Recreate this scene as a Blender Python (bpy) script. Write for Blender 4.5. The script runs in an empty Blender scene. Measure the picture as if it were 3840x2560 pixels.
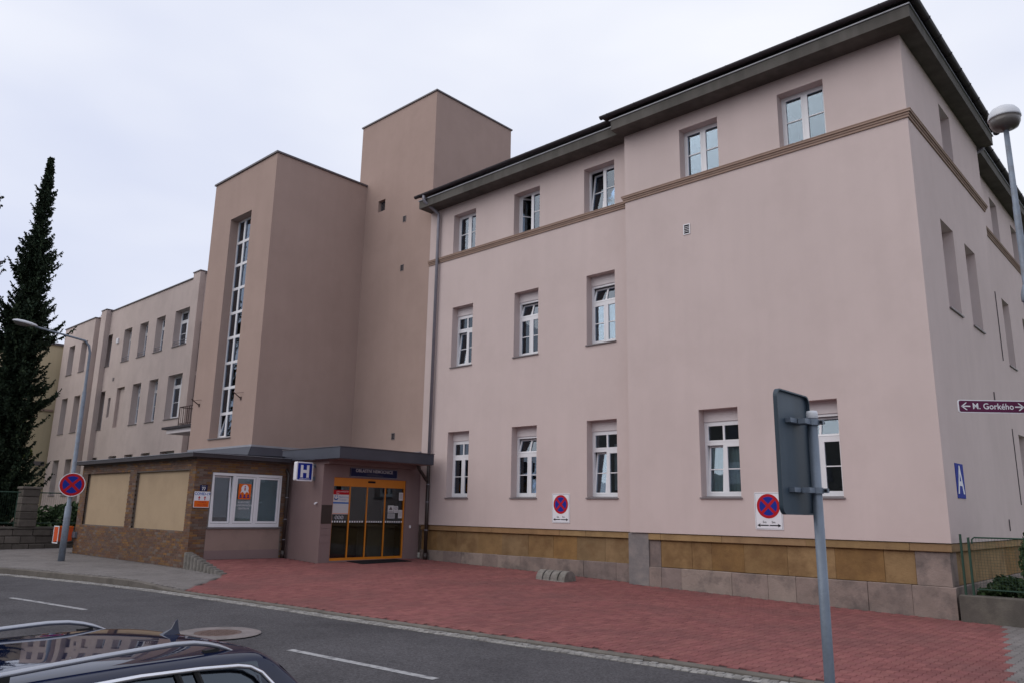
import bpy, bmesh, math, random
import numpy as np
from mathutils import Matrix, Vector
R = math.radians
random.seed(7)
rng = np.random.default_rng(7)
scene = bpy.context.scene
COL = scene.collection

# ------------------------------------------------------------------ camera
cd = bpy.data.cameras.new('camera'); cam = bpy.data.objects.new('camera', cd); COL.objects.link(cam)
cd.sensor_width = 36.0; cd.sensor_fit = 'HORIZONTAL'; cd.lens = 27.06; cd.clip_start = 0.05; cd.clip_end = 6000
rx = Vector((0.7367637, 0.6759320, 0.0171811)); dn = Vector((-0.1340185, 0.1708915, -0.9761327)); fw = Vector((-0.6627355, 0.7168766, 0.2164940))
cam.matrix_world = Matrix(((rx.x, -dn.x, -fw.x, 0), (rx.y, -dn.y, -fw.y, 0), (rx.z, -dn.z, -fw.z, 1.95), (0, 0, 0, 1)))
scene.camera = cam

# ------------------------------------------------------------------ overcast sky, weak sun, exposure
SUN_EL, SUN_AZ = R(40), R(205)          # azimuth clockwise from +Y
W = bpy.data.worlds.new('World'); scene.world = W; W.use_nodes = True
nt = W.node_tree; N = nt.nodes; L = nt.links
for n in list(N): N.remove(n)
out = N.new('ShaderNodeOutputWorld'); bg = N.new('ShaderNodeBackground'); L.new(bg.outputs[0], out.inputs[0])
sky = N.new('ShaderNodeTexSky'); sky.sky_type = 'NISHITA'; sky.sun_disc = False
sky.sun_elevation = SUN_EL; sky.sun_rotation = SUN_AZ; sky.dust_density = 2.0; sky.air_density = 1.0
tc = N.new('ShaderNodeTexCoord')
mp = N.new('ShaderNodeMapping'); mp.inputs['Scale'].default_value = (1.0, 1.0, 2.6); L.new(tc.outputs['Generated'], mp.inputs['Vector'])
nz = N.new('ShaderNodeTexNoise'); nz.inputs['Scale'].default_value = 1.5; nz.inputs['Detail'].default_value = 4; nz.inputs['Roughness'].default_value = .45
L.new(mp.outputs[0], nz.inputs['Vector'])
rmp = N.new('ShaderNodeValToRGB'); L.new(nz.outputs['Fac'], rmp.inputs[0])
rmp.color_ramp.elements[0].position = .34; rmp.color_ramp.elements[0].color = (7.2, 7.7, 9.5, 1)
rmp.color_ramp.elements[1].position = .66; rmp.color_ramp.elements[1].color = (9.9, 10.1, 10.8, 1)
mx = N.new('ShaderNodeMixRGB'); mx.inputs[0].default_value = .93
L.new(sky.outputs[0], mx.inputs[1]); L.new(rmp.outputs[0], mx.inputs[2]); L.new(mx.outputs[0], bg.inputs[0])
bg.inputs[1].default_value = 0.1
sd = bpy.data.lights.new('sun', 'SUN'); sun = bpy.data.objects.new('sun', sd); COL.objects.link(sun)
sd.energy = 1.15; sd.angle = R(60); sd.color = (1, .94, .87)
sv = Vector((math.sin(SUN_AZ) * math.cos(SUN_EL), math.cos(SUN_AZ) * math.cos(SUN_EL), math.sin(SUN_EL)))
sun.rotation_euler = sv.to_track_quat('Z', 'Y').to_euler(); sun.location = (0, -30, 40)
vs = scene.view_settings; vs.view_transform = 'Standard'; vs.look = 'None'; vs.exposure = 0.0; vs.gamma = 1; vs.use_curve_mapping = False
scene.cycles.max_bounces = 8; scene.cycles.transparent_max_bounces = 12

# ------------------------------------------------------------------ helpers
class MB:
    def __init__(s): s.v = []; s.f = []
    def add(s, vs, fs):
        o = len(s.v); s.v.extend(vs); s.f.extend([tuple(i + o for i in f) for f in fs])
    def box(s, x0, x1, y0, y1, z0, z1):
        s.add([(x0,y0,z0),(x1,y0,z0),(x1,y1,z0),(x0,y1,z0),(x0,y0,z1),(x1,y0,z1),(x1,y1,z1),(x0,y1,z1)],
              [(0,3,2,1),(4,5,6,7),(0,1,5,4),(1,2,6,5),(2,3,7,6),(3,0,4,7)]); return s
    def bbox(s, x0, x1, y0, y1, z0, z1, b=.008):           # bevelled box (vertical + front edges)
        a = []
        for z, i in ((z0, b), (z0 + b, 0), (z1 - b, 0), (z1, b)):
            a += [(x0+i+(b if i==0 else 0)*0, y0+i, z), (x1-i, y0+i, z), (x1-i, y1-i, z), (x0+i, y1-i, z)]
        fs = [(3,2,1,0), (12,13,14,15)]
        for k in range(3):
            for j in range(4): fs.append((k*4+j, k*4+(j+1)%4, k*4+4+(j+1)%4, k*4+4+j))
        s.add(a, fs); return s
    def poly(s, pts): s.add(list(pts), [tuple(range(len(pts)))]); return s
    def prism(s, pts, d):                                   # pts loop (3d), extruded by vector d
        n = len(pts); p = [Vector(q) for q in pts]; d = Vector(d)
        s.add([tuple(q) for q in p] + [tuple(q + d) for q in p],
              [tuple(range(n))[::-1], tuple(range(n, 2*n))] + [(i, (i+1)%n, n+(i+1)%n, n+i) for i in range(n)]); return s
    def tube(s, path, r, n=10, cap=True, rs=None):
        P = [Vector(p) for p in path]; rings = []
        up = None
        for i, p in enumerate(P):
            t = (P[min(i+1, len(P)-1)] - P[max(i-1, 0)]).normalized()
            if up is None: up = t.orthogonal().normalized()
            up = (up - t * up.dot(t)).normalized(); b = t.cross(up)
            rr = rs[i] if rs else r
            rings.append([tuple(p + (up*math.cos(2*math.pi*k/n) + b*math.sin(2*math.pi*k/n))*rr) for k in range(n)])
        o = [q for r_ in rings for q in r_]
        fs = [(i*n+k, i*n+(k+1)%n, (i+1)*n+(k+1)%n, (i+1)*n+k) for i in range(len(P)-1) for k in range(n)]
        if cap: fs += [tuple(range(n))[::-1], tuple(range((len(P)-1)*n, len(P)*n))]
        s.add(o, fs); return s
    def lathe(s, prof, n=20, c=(0,0,0)):                    # prof [(r,z)]
        o = [(c[0]+r*math.cos(2*math.pi*k/n), c[1]+r*math.sin(2*math.pi*k/n), c[2]+z) for r, z in prof for k in range(n)]
        m = len(prof)
        fs = [(i*n+k, i*n+(k+1)%n, (i+1)*n+(k+1)%n, (i+1)*n+k) for i in range(m-1) for k in range(n)] + [tuple(range(n))[::-1], tuple(range((m-1)*n, m*n))]
        s.add(o, fs); return s
    def disc(s, r, z, n=40, cx=0, cy=0, t=.002):
        lo = [(cx+r*math.cos(2*math.pi*k/n), cy+r*math.sin(2*math.pi*k/n), z-t) for k in range(n)]
        return s.prism(lo, (0,0,t))
    def xf(s, fn): s.v = [tuple(fn(*p)) for p in s.v]; return s
    def mesh(s, name, smooth=False):
        me = bpy.data.meshes.new(name); me.from_pydata(s.v, [], s.f); me.update()
        if smooth: me.shade_smooth()
        return me

ORG = {}
def link(name, data, mat, parent=None):
    if mat is not None and data is not None:
        if len(data.materials) == 0: data.materials.append(mat)
    o = bpy.data.objects.new(name, data); COL.objects.link(o)
    if parent is not None: o.parent = parent
    return o
def obj(name, mb, mat, parent=None, smooth=False, kind=None, label=None):
    """mb holds world coordinates; they become relative to the parent's origin"""
    if parent is not None:
        ox, oy, oz = ORG.get(parent.name, (0, 0, 0))
        mb.v = [(x-ox, y-oy, z-oz) for x, y, z in mb.v]
    o = link(name, mb.mesh(name, smooth), mat, parent)
    ORG[o.name] = ORG.get(parent.name, (0, 0, 0)) if parent is not None else (0, 0, 0)
    if kind: o['kind'] = kind
    if label: o['label'] = label
    return o
def lobj(name, mb, mat, parent=None, smooth=False, label=None):    # local coordinates, no shift
    o = link(name, mb.mesh(name, smooth), mat, parent)
    if label: o['label'] = label
    return o
def thing(name, label, cat, loc=(0,0,0), group=None, M=None):
    o = bpy.data.objects.new(name, None); COL.objects.link(o); o.empty_display_size = .2
    if M is not None: o.matrix_world = M
    else: o.location = loc
    ORG[o.name] = tuple(loc) if M is None else (0,0,0)
    o['label'] = label; o['category'] = cat
    if group: o['group'] = group
    return o
def tag(o, label, cat, group=None):
    o['label'] = label; o['category'] = cat
    if group: o['group'] = group
    return o
def frame(origin, facing):
    """matrix whose local x is right, y up, z out of the surface"""
    o = Vector(origin)
    if facing == '-Y': r, u, n = Vector((1,0,0)), Vector((0,0,1)), Vector((0,-1,0))
    elif facing == '+X': r, u, n = Vector((0,1,0)), Vector((0,0,1)), Vector((1,0,0))
    else: n = Vector(facing).normalized(); u = Vector((0,0,1)); r = u.cross(n).normalized(); u = n.cross(r)
    return Matrix(((r.x,u.x,n.x,o.x),(r.y,u.y,n.y,o.y),(r.z,u.z,n.z,o.z),(0,0,0,1)))
def text_mb(txt, size, cx=0, cy=0, z=.004, align='CENTER', bold=0.0, sx=1.0):
    cu = bpy.data.curves.new('t', 'FONT'); cu.body = txt; cu.size = size; cu.align_x = align; cu.align_y = 'CENTER'; cu.offset = bold; cu.resolution_u = 3
    o = bpy.data.objects.new('t', cu); COL.objects.link(o)
    dg = bpy.context.evaluated_depsgraph_get(); dg.update()
    me = bpy.data.meshes.new_from_object(o.evaluated_get(dg))
    m = MB(); m.add([(v.co.x*sx+cx, v.co.y+cy, z) for v in me.vertices], [tuple(p.vertices) for p in me.polygons])
    bpy.data.objects.remove(o); bpy.data.curves.remove(cu); bpy.data.meshes.remove(me)
    return m

# ------------------------------------------------------------------ materials
def lin(c): return tuple((x/12.92 if x <= .04045 else ((x+.055)/1.055)**2.4) for x in c)
def mat(name, col, rough=.8, var=.12, scale=3.0, bump=0.0, bscale=120, spec=.3, metal=0.0, streak=0.0, rand=0.0, col2=None, dirt=None, coat=0.0, cb=0.0):
    m = bpy.data.materials.new(name); m.use_nodes = True
    nt = m.node_tree; N = nt.nodes; L = nt.links; b = N['Principled BSDF']
    b.inputs['Roughness'].default_value = rough; b.inputs['Specular IOR Level'].default_value = spec; b.inputs['Metallic'].default_value = metal
    b.inputs['Coat Weight'].default_value = coat; b.inputs['Coat Roughness'].default_value = .03
    tc = N.new('ShaderNodeTexCoord'); geo = N.new('ShaderNodeNewGeometry')
    n1 = N.new('ShaderNodeTexNoise'); n1.inputs['Scale'].default_value = scale; n1.inputs['Detail'].default_value = 5; n1.inputs['Roughness'].default_value = .6
    L.new(geo.outputs['Position'], n1.inputs['Vector'])
    hsv = N.new('ShaderNodeHueSaturation'); 
    mr = N.new('ShaderNodeMapRange'); mr.inputs[1].default_value = .25; mr.inputs[2].default_value = .75; mr.inputs[3].default_value = 1-var; mr.inputs[4].default_value = 1+var
    L.new(n1.outputs['Fac'], mr.inputs[0])
    val = mr.outputs[0]
    base = None
    if rand or col2:
        oi = N.new('ShaderNodeObjectInfo')
        ad = N.new('ShaderNodeMath'); ad.operation = 'ADD'; L.new(oi.outputs['Random'], ad.inputs[0]); L.new(geo.outputs['Random Per Island'], ad.inputs[1])
        fr = N.new('ShaderNodeMath'); fr.operation = 'FRACT'; L.new(ad.outputs[0], fr.inputs[0])
        m2 = N.new('ShaderNodeMapRange'); m2.inputs[3].default_value = 1-rand; m2.inputs[4].default_value = 1+rand; L.new(fr.outputs[0], m2.inputs[0])
        mu = N.new('ShaderNodeMath'); mu.operation = 'MULTIPLY'; L.new(val, mu.inputs[0]); L.new(m2.outputs[0], mu.inputs[1]); val = mu.outputs[0]
        if col2:
            cr = N.new('ShaderNodeValToRGB'); cr.color_ramp.interpolation = 'CONSTANT'
            f2 = N.new('ShaderNodeMath'); f2.operation = 'MULTIPLY'; f2.inputs[1].default_value = 7.31; L.new(fr.outputs[0], f2.inputs[0])
            f3 = N.new('ShaderNodeMath'); f3.operation = 'FRACT'; L.new(f2.outputs[0], f3.inputs[0]); L.new(f3.outputs[0], cr.inputs[0])
            cs = [col] + list(col2); el = cr.color_ramp.elements
            while len(el) < len(cs): el.new(.5)
            for i, cc in enumerate(cs): el[i].position = i/len(cs); el[i].color = (*cc, 1)
            base = cr.outputs[0]
    if streak:
        mpn = N.new('ShaderNodeMapping'); mpn.inputs['Scale'].default_value = (1.3, 1.3, .12); L.new(geo.outputs['Position'], mpn.inputs['Vector'])
        n3 = N.new('ShaderNodeTexNoise'); n3.inputs['Scale'].default_value = 2.2; n3.inputs['Detail'].default_value = 6; L.new(mpn.outputs[0], n3.inputs['Vector'])
        m3 = N.new('ShaderNodeMapRange'); m3.inputs[1].default_value = .35; m3.inputs[2].default_value = .65; m3.inputs[3].default_value = 1-streak; m3.inputs[4].default_value = 1+streak*.6
        L.new(n3.outputs['Fac'], m3.inputs[0])
        mu = N.new('ShaderNodeMath'); mu.operation = 'MULTIPLY'; L.new(val, mu.inputs[0]); L.new(m3.outputs[0], mu.inputs[1]); val = mu.outputs[0]
    if base is None: hsv.inputs['Color'].default_value = (*col, 1)
    else: L.new(base, hsv.inputs['Color'])
    L.new(val, hsv.inputs['Value'])
    last = hsv.outputs[0]
    if dirt:                                                # (colour, amount, scale)
        n4 = N.new('ShaderNodeTexNoise'); n4.inputs['Scale'].default_value = dirt[2]; n4.inputs['Detail'].default_value = 7; n4.inputs['Roughness'].default_value = .65
        L.new(geo.outputs['Position'], n4.inputs['Vector'])
        m4 = N.new('ShaderNodeMapRange'); m4.inputs[1].default_value = .47; m4.inputs[2].default_value = .66; m4.inputs[3].default_value = 0; m4.inputs[4].default_value = dirt[1]
        L.new(n4.outputs['Fac'], m4.inputs[0])
        mi = N.new('ShaderNodeMixRGB'); L.new(m4.outputs[0], mi.inputs[0]); L.new(last, mi.inputs[1]); mi.inputs[2].default_value = (*dirt[0], 1); last = mi.outputs[0]
    L.new(last, b.inputs['Base Color'])
    if bump:
        nb = N.new('ShaderNodeTexNoise'); nb.inputs['Scale'].default_value = bscale; nb.inputs['Detail'].default_value = 3
        L.new(geo.outputs['Position'], nb.inputs['Vector'])
        bp = N.new('ShaderNodeBump'); bp.inputs['Strength'].default_value = bump; bp.inputs['Distance'].default_value = .01
        L.new(nb.outputs['Fac'], bp.inputs['Height']); L.new(bp.outputs[0], b.inputs['Normal'])
        if cb:
            nc = N.new('ShaderNodeTexNoise'); nc.inputs['Scale'].default_value = 9; nc.inputs['Detail'].default_value = 6; nc.inputs['Roughness'].default_value = .7
            L.new(geo.outputs['Position'], nc.inputs['Vector'])
            bc = N.new('ShaderNodeBump'); bc.inputs['Strength'].default_value = cb; bc.inputs['Distance'].default_value = .05
            L.new(nc.outputs['Fac'], bc.inputs['Height']); L.new(bc.outputs[0], bp.inputs['Normal'])
    return m
def glass(name, tint=(.8,.86,.86), refl=1.9):
    m = bpy.data.materials.new(name); m.use_nodes = True; nt = m.node_tree; N = nt.nodes; L = nt.links
    for n in list(N): N.remove(n)
    o = N.new('ShaderNodeOutputMaterial'); t = N.new('ShaderNodeBsdfTransparent'); g = N.new('ShaderNodeBsdfGlossy'); f = N.new('ShaderNodeFresnel'); mx = N.new('ShaderNodeMixShader')
    t.inputs[0].default_value = (*tint, 1); g.inputs[0].default_value = (.74,.86,1,1); g.inputs['Roughness'].default_value = .012; f.inputs[0].default_value = 1.5
    geo = N.new('ShaderNodeNewGeometry'); nb = N.new('ShaderNodeTexNoise'); nb.inputs['Scale'].default_value = 1.7; bp = N.new('ShaderNodeBump'); bp.inputs['Strength'].default_value = .06; bp.inputs['Distance'].default_value = .02
    L.new(geo.outputs['Position'], nb.inputs['Vector']); L.new(nb.outputs['Fac'], bp.inputs['Height']); L.new(bp.outputs[0], g.inputs['Normal'])
    k = N.new('ShaderNodeMath'); k.operation = 'MULTIPLY'; k.use_clamp = True; k.inputs[1].default_value = refl
    L.new(f.outputs[0], k.inputs[0]); L.new(k.outputs[0], mx.inputs[0]); L.new(t.outputs[0], mx.inputs[1]); L.new(g.outputs[0], mx.inputs[2]); L.new(mx.outputs[0], o.inputs[0])
    return m
M = {}
M['pink'] = mat('pink_stucco', (.575,.477,.458), .95, .045, .3, .4, 120, .12, streak=.02, dirt=((.51,.42,.40), .35, .9), cb=.05)
M['brown'] = mat('brown_stucco', (.39,.287,.25), .95, .055, .45, .4, 120, .12, streak=.02, dirt=((.34,.25,.218), .4, .8), cb=.05)
M['wingpink'] = mat('pale_pink_stucco', (.52,.435,.41), .95, .06, .4, .3, 120, .12, streak=.03, dirt=((.42,.35,.33), .5, .7))
M['cream'] = mat('cream_stucco', (.56,.47,.32), .95, .05, .5, .2, 120, .15, streak=.05)
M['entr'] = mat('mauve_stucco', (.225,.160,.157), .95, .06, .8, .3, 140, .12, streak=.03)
M['stucco_low'] = mat('tan_stucco', (.285,.205,.178), .95, .05, .8, .3, 140, .12, dirt=((.17,.13,.118), .35, 1.5))
M['trim'] = mat('tan_moulding', (.335,.24,.195), .9, .08, 2, .2, 90, .15, streak=.05)
M['eave'] = mat('grey_eave', (.105,.098,.090), .85, .18, 1.2, .15, 40, .2, streak=.2)
M['gutter'] = mat('dark_gutter', (.040,.034,.040), .55, .15, 4, 0, 1, .3)
M['roof'] = mat('dark_roof_tiles', (.06,.045,.045), .8, .2, 6, .3, 30, .3)
M['coping'] = mat('metal_coping', (.10,.085,.095), .45, .1, 3, 0, 1, .5)
M['zinc'] = mat('zinc_pipe', (.22,.215,.25), .45, .12, 4, 0, 1, .5, metal=.3)
M['pipebrown'] = mat('brown_pipe', (.03,.02,.018), .45, .15, 4, 0, 1, .5)
M['flash'] = mat('slate_blue_metal', (.052,.056,.075), .38, .14, 1.5, .12, 3, .5, metal=.3)
M['flashedge'] = mat('pale_metal_edge', (.32,.33,.37), .4, .1, 3, 0, 1, .5, metal=.3)
M['white'] = mat('white_pvc', (.72,.72,.75), .35, .03, 4, 0, 1, .4)
M['whitepanel'] = mat('white_panel', (.62,.57,.58), .6, .05, 3, 0, 1, .3)
M['sill'] = mat('grey_sill', (.17,.15,.155), .5, .1, 5, 0, 1, .4)
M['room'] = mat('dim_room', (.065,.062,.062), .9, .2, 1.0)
M['curtain'] = mat('pale_curtain', (.52,.58,.56), .9, .08, 5, .1, 200)
M['yellowcurtain'] = mat('ochre_curtain', (.50,.34,.08), .9, .08, 5)
M['blind'] = mat('grey_blind', (.42,.43,.45), .8, .05, 5)
M['glass'] = glass('window_glass', (.74,.80,.82), 2.3)
M['doorglass'] = glass('door_glass', (.62,.62,.58), 1.2)
M['orange'] = mat('orange_enamel', (.60,.20,.015), .45, .05, 4, 0, 1, .4)
M['sand'] = mat('ochre_sandstone', (.255,.162,.078), .92, .18, 2.2, .5, 60, .12, rand=.08, col2=[(.275,.18,.092),(.245,.145,.062),(.23,.155,.085)], dirt=((.15,.085,.042), .75, 1.3), cb=.4)
M['sandband'] = mat('sandstone_band', (.29,.19,.105), .92, .16, 2.2, .5, 60, .12, rand=.12, col2=[(.30,.20,.10),(.275,.17,.088)], dirt=((.19,.12,.07), .5, 2), cb=.35)
M['greystone'] = mat('grey_stone', (.26,.205,.183), .95, .16, 2.5, .7, 50, .12, rand=.08, col2=[(.24,.19,.175),(.275,.222,.195)], dirt=((.125,.105,.10), .85, 1.7), cb=.35)
M['cement'] = mat('cement_patch', (.20,.185,.185), .95, .15, 2, .5, 60, .1, dirt=((.30,.26,.24), .6, 2.0), cb=.35)
M['mortar'] = mat('brick_mortar', (.15,.125,.11), .95, .15, 5, .3, 120)
M['brick'] = mat('clinker_brick', (.155,.085,.055), .75, .16, 9, .3, 120, .2, rand=.15, col2=[(.13,.078,.06),(.185,.105,.052),(.15,.095,.072),(.165,.085,.048),(.16,.12,.098),(.14,.08,.055),(.21,.11,.045)], dirt=((.10,.07,.06), .5, .8))
M['board'] = mat('cream_board', (.41,.308,.205), .85, .06, 1.0, .15, 90, .15, dirt=((.33,.245,.165), .4, 1.2))
M['paver'] = mat('red_paver', (.225,.086,.083), .9, .14, .35, .45, 220, .15, rand=.12, col2=[(.235,.094,.088),(.21,.080,.079)], dirt=((.15,.072,.070), .6, .45))
M['joint'] = mat('paver_joint', (.055,.032,.030), .95, .2, 8, .3, 200)
M['greypaver'] = mat('grey_paver', (.19,.175,.17), .9, .10, .6, .4, 220, .15, rand=.08, dirt=((.13,.12,.115), .5, .8))
M['greyjoint'] = mat('grey_joint', (.10,.092,.088), .95, .2, 8, .3, 200)
M['kerb'] = mat('concrete_kerb', (.150,.135,.120), .9, .16, 3, .5, 90, .15, rand=.08, dirt=((.085,.075,.068), .5, 2))
M['granite'] = mat('granite_sett', (.27,.26,.25), .85, .18, 14, .6, 120, .25, rand=.22, dirt=((.12,.11,.105), .7, 3))
M['mark'] = mat('road_paint', (.36,.36,.37), .8, .12, 12, .3, 90, .2, dirt=((.10,.10,.11), .85, 9))
M['iron'] = mat('rusty_iron', (.115,.075,.065), .75, .2, 12, .5, 60, .4)
M['conc'] = mat('pale_concrete', (.21,.185,.185), .9, .14, 5, .5, 80, .2, dirt=((.12,.108,.105), .6, 3))
M['mossconc'] = mat('mossy_concrete', (.215,.20,.185), .95, .2, 8, .9, 45, .12, dirt=((.11,.105,.088), .6, 5))
M['darkwall'] = mat('dark_stained_concrete', (.10,.09,.08), .95, .2, 3, .5, 50, .15, dirt=((.17,.155,.13), .6, 2))
M['darkstone'] = mat('dark_rubble', (.115,.10,.088), .95, .2, 4, .6, 40, .15, rand=.25)
M['steel'] = mat('galvanised_steel', (.17,.205,.255), .5, .15, 6, .15, 60, .5, metal=.35, streak=.1)
M['signback'] = mat('grey_sign_back', (.036,.058,.082), .5, .14, 2.0, 0, 1, .4, metal=.1, streak=.3)
M['pole'] = mat('painted_pole', (.20,.235,.29), .55, .14, 5, .3, 60, .4, metal=.2, dirt=((.12,.10,.09), .4, 6))
M['lampwhite'] = mat('lamp_housing', (.58,.60,.64), .4, .05, 3, 0, 1, .5)
M['lampglass'] = mat('lamp_diffuser', (.11,.10,.095), .3, .1, 8, 0, 1, .4)
M['signwhite'] = mat('signwhite_film', (.72,.72,.76), .65, .04, 3, 0, 1, .12)
M['signred'] = mat('signred_film', (.42,.014,.022), .65, .04, 3, 0, 1, .12)
M['signblue'] = mat('signblue_film', (.014,.03,.26), .65, .04, 3, 0, 1, .12)
M['signblack'] = mat('signblack_film', (.012,.012,.018), .65, .04, 3, 0, 1, .12)
M['navy'] = mat('navy_film', (.018,.022,.07), .65, .04, 3, 0, 1, .12)
M['plum'] = mat('plum_film', (.105,.022,.062), .65, .04, 3, 0, 1, .12)
M['silver'] = mat('silver_letters', (.50,.50,.54), .4, .03, 3, 0, 1, .4)
M['purple'] = mat('purple_ink', (.07,.02,.16), .5, .03, 3)
M['skyblue'] = mat('blue_ink', (.03,.13,.42), .5, .03, 3)
M['redorange'] = mat('red_orange_print', (.68,.13,.012), .6, .03, 3, spec=.15)
M['matblack'] = mat('door_mat', (.014,.014,.017), .95, .2, 60, .8, 300, .1)
M['paper'] = mat('paper', (.55,.55,.57), .6, .03, 3)
M['bin'] = mat('orange_bin', (.62,.085,.018), .45, .06, 4, 0, 1, .45)
M['fencegreen'] = mat('green_fence', (.026,.060,.042), .6, .1, 5, 0, 1, .3)
M['rail'] = mat('brown_railing', (.06,.032,.028), .6, .15, 5, 0, 1, .4)
M['bark'] = mat('bark', (.06,.045,.035), .95, .3, 8, .8, 20)
M['needle'] = mat('spruce_needles', (.022,.035,.021), .8, .3, .8, 0, 1, .15, rand=.4, col2=[(.034,.05,.026),(.016,.027,.017),(.024,.04,.024)])
M['leaf'] = mat('dark_leaves', (.035,.062,.022), .7, .25, 1.5, 0, 1, .25, rand=.4)
M['leaflight'] = mat('yellow_green_leaves', (.11,.14,.035), .7, .25, 1.5, 0, 1, .25, rand=.35)
M['grass'] = mat('grass', (.05,.075,.025), .9, .3, 2, .5, 60, .2)
M['soil'] = mat('ground_soil', (.10,.09,.07), .95, .3, .5, .4, 20)
M['paint'] = mat('navy_car_paint', (.003,.007,.030), .35, .05, 3, 0, 1, .0, metal=.0, coat=1.0)
M['alu'] = mat('brushed_rail', (.42,.43,.47), .3, .03, 6, 0, 1, .5, metal=.85)
M['chrome'] = mat('chrome_trim', (.75,.75,.78), .12, .02, 6, 0, 1, .5, metal=1.0)
M['rubber'] = mat('black_rubber', (.012,.012,.013), .6, .1, 6)
M['carglass'] = glass('car_glass', (.10,.13,.14), 2.2)
M['tail'] = mat('red_lens', (.35,.01,.012), .15, .05, 6, 0, 1, .5)
M['oppwall'] = mat('opposite_wall', (.20,.17,.14), .9, .1, 1)

def asphalt():
    m = mat('asphalt', (.074,.071,.077), .9, .16, .45, .6, 260, .25, dirt=((.042,.040,.045), .8, .38))
    nt = m.node_tree; N = nt.nodes; L = nt.links; b = N['Principled BSDF']
    src = b.inputs['Base Color'].links[0].from_socket
    geo = N.new('ShaderNodeNewGeometry'); v = N.new('ShaderNodeTexVoronoi'); v.inputs['Scale'].default_value = 48; L.new(geo.outputs['Position'], v.inputs['Vector'])
    mr = N.new('ShaderNodeMapRange'); mr.inputs[3].default_value = .55; mr.inputs[4].default_value = 1.6; L.new(v.outputs['Color'], mr.inputs[0])
    h = N.new('ShaderNodeHueSaturation'); L.new(src, h.inputs['Color']); L.new(mr.outputs[0], h.inputs['Value']); L.new(h.outputs[0], b.inputs['Base Color'])
    return m
M['asphalt'] = asphalt()

# ------------------------------------------------------------------ ground heights
def tps(pts):
    P = np.array(pts, float); n = len(P); xy = P[:, :2]
    d = np.linalg.norm(xy[:, None]-xy[None], axis=2); K = np.where(d > 0, d*d*np.log(d+1e-9), 0) + 2.0*np.eye(n)
    Q = np.hstack([np.ones((n,1)), xy]); A = np.vstack([np.hstack([K, Q]), np.hstack([Q.T, np.zeros((3,3))])])
    w = np.linalg.solve(A, np.concatenate([P[:,2], np.zeros(3)]))
    def f(x, y):
        x = np.asarray(x, float); y = np.asarray(y, float)
        d = np.hypot(x[..., None]-xy[:,0], y[..., None]-xy[:,1]); k = np.where(d > 0, d*d*np.log(d+1e-9), 0)
        return k@w[:n] + w[n] + w[n+1]*x + w[n+2]*y
    return f
def zroad(x): return np.where(np.asarray(x) < -14, 0.0, -.006*(np.asarray(x)+14))
EDGE = np.array([(-46,-6.0),(-40,0.2),(-34,3.7),(-29.5,5.55),(-25.61,6.85),(-21.68,7.75),(-18.6,8.22),(-14.94,8.55),(-12.18,8.78),(-8.5,9.2),(-6.52,9.43),(-4.65,9.62),(-1,9.95),(4,10.3),(12,10.8),(24,11.5)])
def smooth_line(P, n=600):
    t = np.concatenate([[0], np.cumsum(np.hypot(*np.diff(P, axis=0).T))]); s = np.linspace(0, t[-1], n)
    q = np.stack([np.interp(s, t, P[:,0]), np.interp(s, t, P[:,1])], 1)
    for _ in range(60): q[1:-1] = (q[:-2]+2*q[1:-1]+q[2:])/4
    return q
EL = smooth_line(EDGE)
def offset(P, d):
    T = np.gradient(P, axis=0); T /= np.linalg.norm(T, axis=1)[:, None]
    return P + d*np.stack([-T[:,1], T[:,0]], 1)
SETT_W, KERB_W = .24, .15
KI = offset(EL, SETT_W+KERB_W)                      # inner edge of the kerb
KM = offset(EL, SETT_W)
def yk(x): return np.interp(x, KI[:,0], KI[:,1])
def kerb_h(x):                                      # kerb upstand: full at the left, dropped along the red forecourt
    t = np.clip((np.asarray(x)+20.3)/2.2, 0, 1); t = t*t*(3-2*t); return .165*(1-t)+.05*t
RP = [(-4.35,18,0),(-8.5,18,.075),(-12.8,18.1,.165),(-16.3,18.3,.25),(-20.5,18.3,.32),(-21.3,14.3,.33),(-21.3,17,.34),(-23.1,14.2,.375),(-23.2,11.7,.42),(-22.9,11.1,.40),(-22.2,11.05,.33),(-21.5,11.0,.21),(-20.8,11,.125),(-19.5,9.8,.10)]
GP = [(-23.2,10.98,.17),(-28,10.98,.18),(-32.6,10.98,.18),(-20.8,11,.125),(-19.5,9.8,.10),(-36,9.3,.19),(-36,12,.21),(-36,16,.3),(-33,17,.3)]
for x in (-18.2,-16,-13,-10,-7,-4,0,6,12): RP.append((x, float(yk(x)), float(zroad(x)+kerb_h(x))))
RP += [(0,18,-.06),(6,18,-.1),(12,18,-.15)]
for x in (-44,-38,-33,-29,-26,-23,-20.5,-18.2): GP.append((x, float(yk(x)), float(zroad(x)+kerb_h(x))))
hred = tps(RP); hgray = tps(GP)

def sheet(name, xs, ylo, yhi, h, m, ny=24, dz=0.0):
    xs = np.asarray(xs); T = np.linspace(0, 1, ny); X = np.repeat(xs[:,None], ny, 1)
    lo = np.array([ylo(x) for x in xs])[:,None]; hi = np.array([yhi(x) for x in xs])[:,None]
    Y = lo+(hi-lo)*T[None]; Z = h(X, Y)+dz
    v = np.stack([X, Y, Z], -1).reshape(-1, 3); n = len(xs)
    f = [(i*ny+j, (i+1)*ny+j, (i+1)*ny+j+1, i*ny+j+1) for i in range(n-1) for j in range(ny-1)]
    b = MB(); b.add([tuple(p) for p in v], f); return obj(name, b, m, None, True, 'structure')

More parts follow.
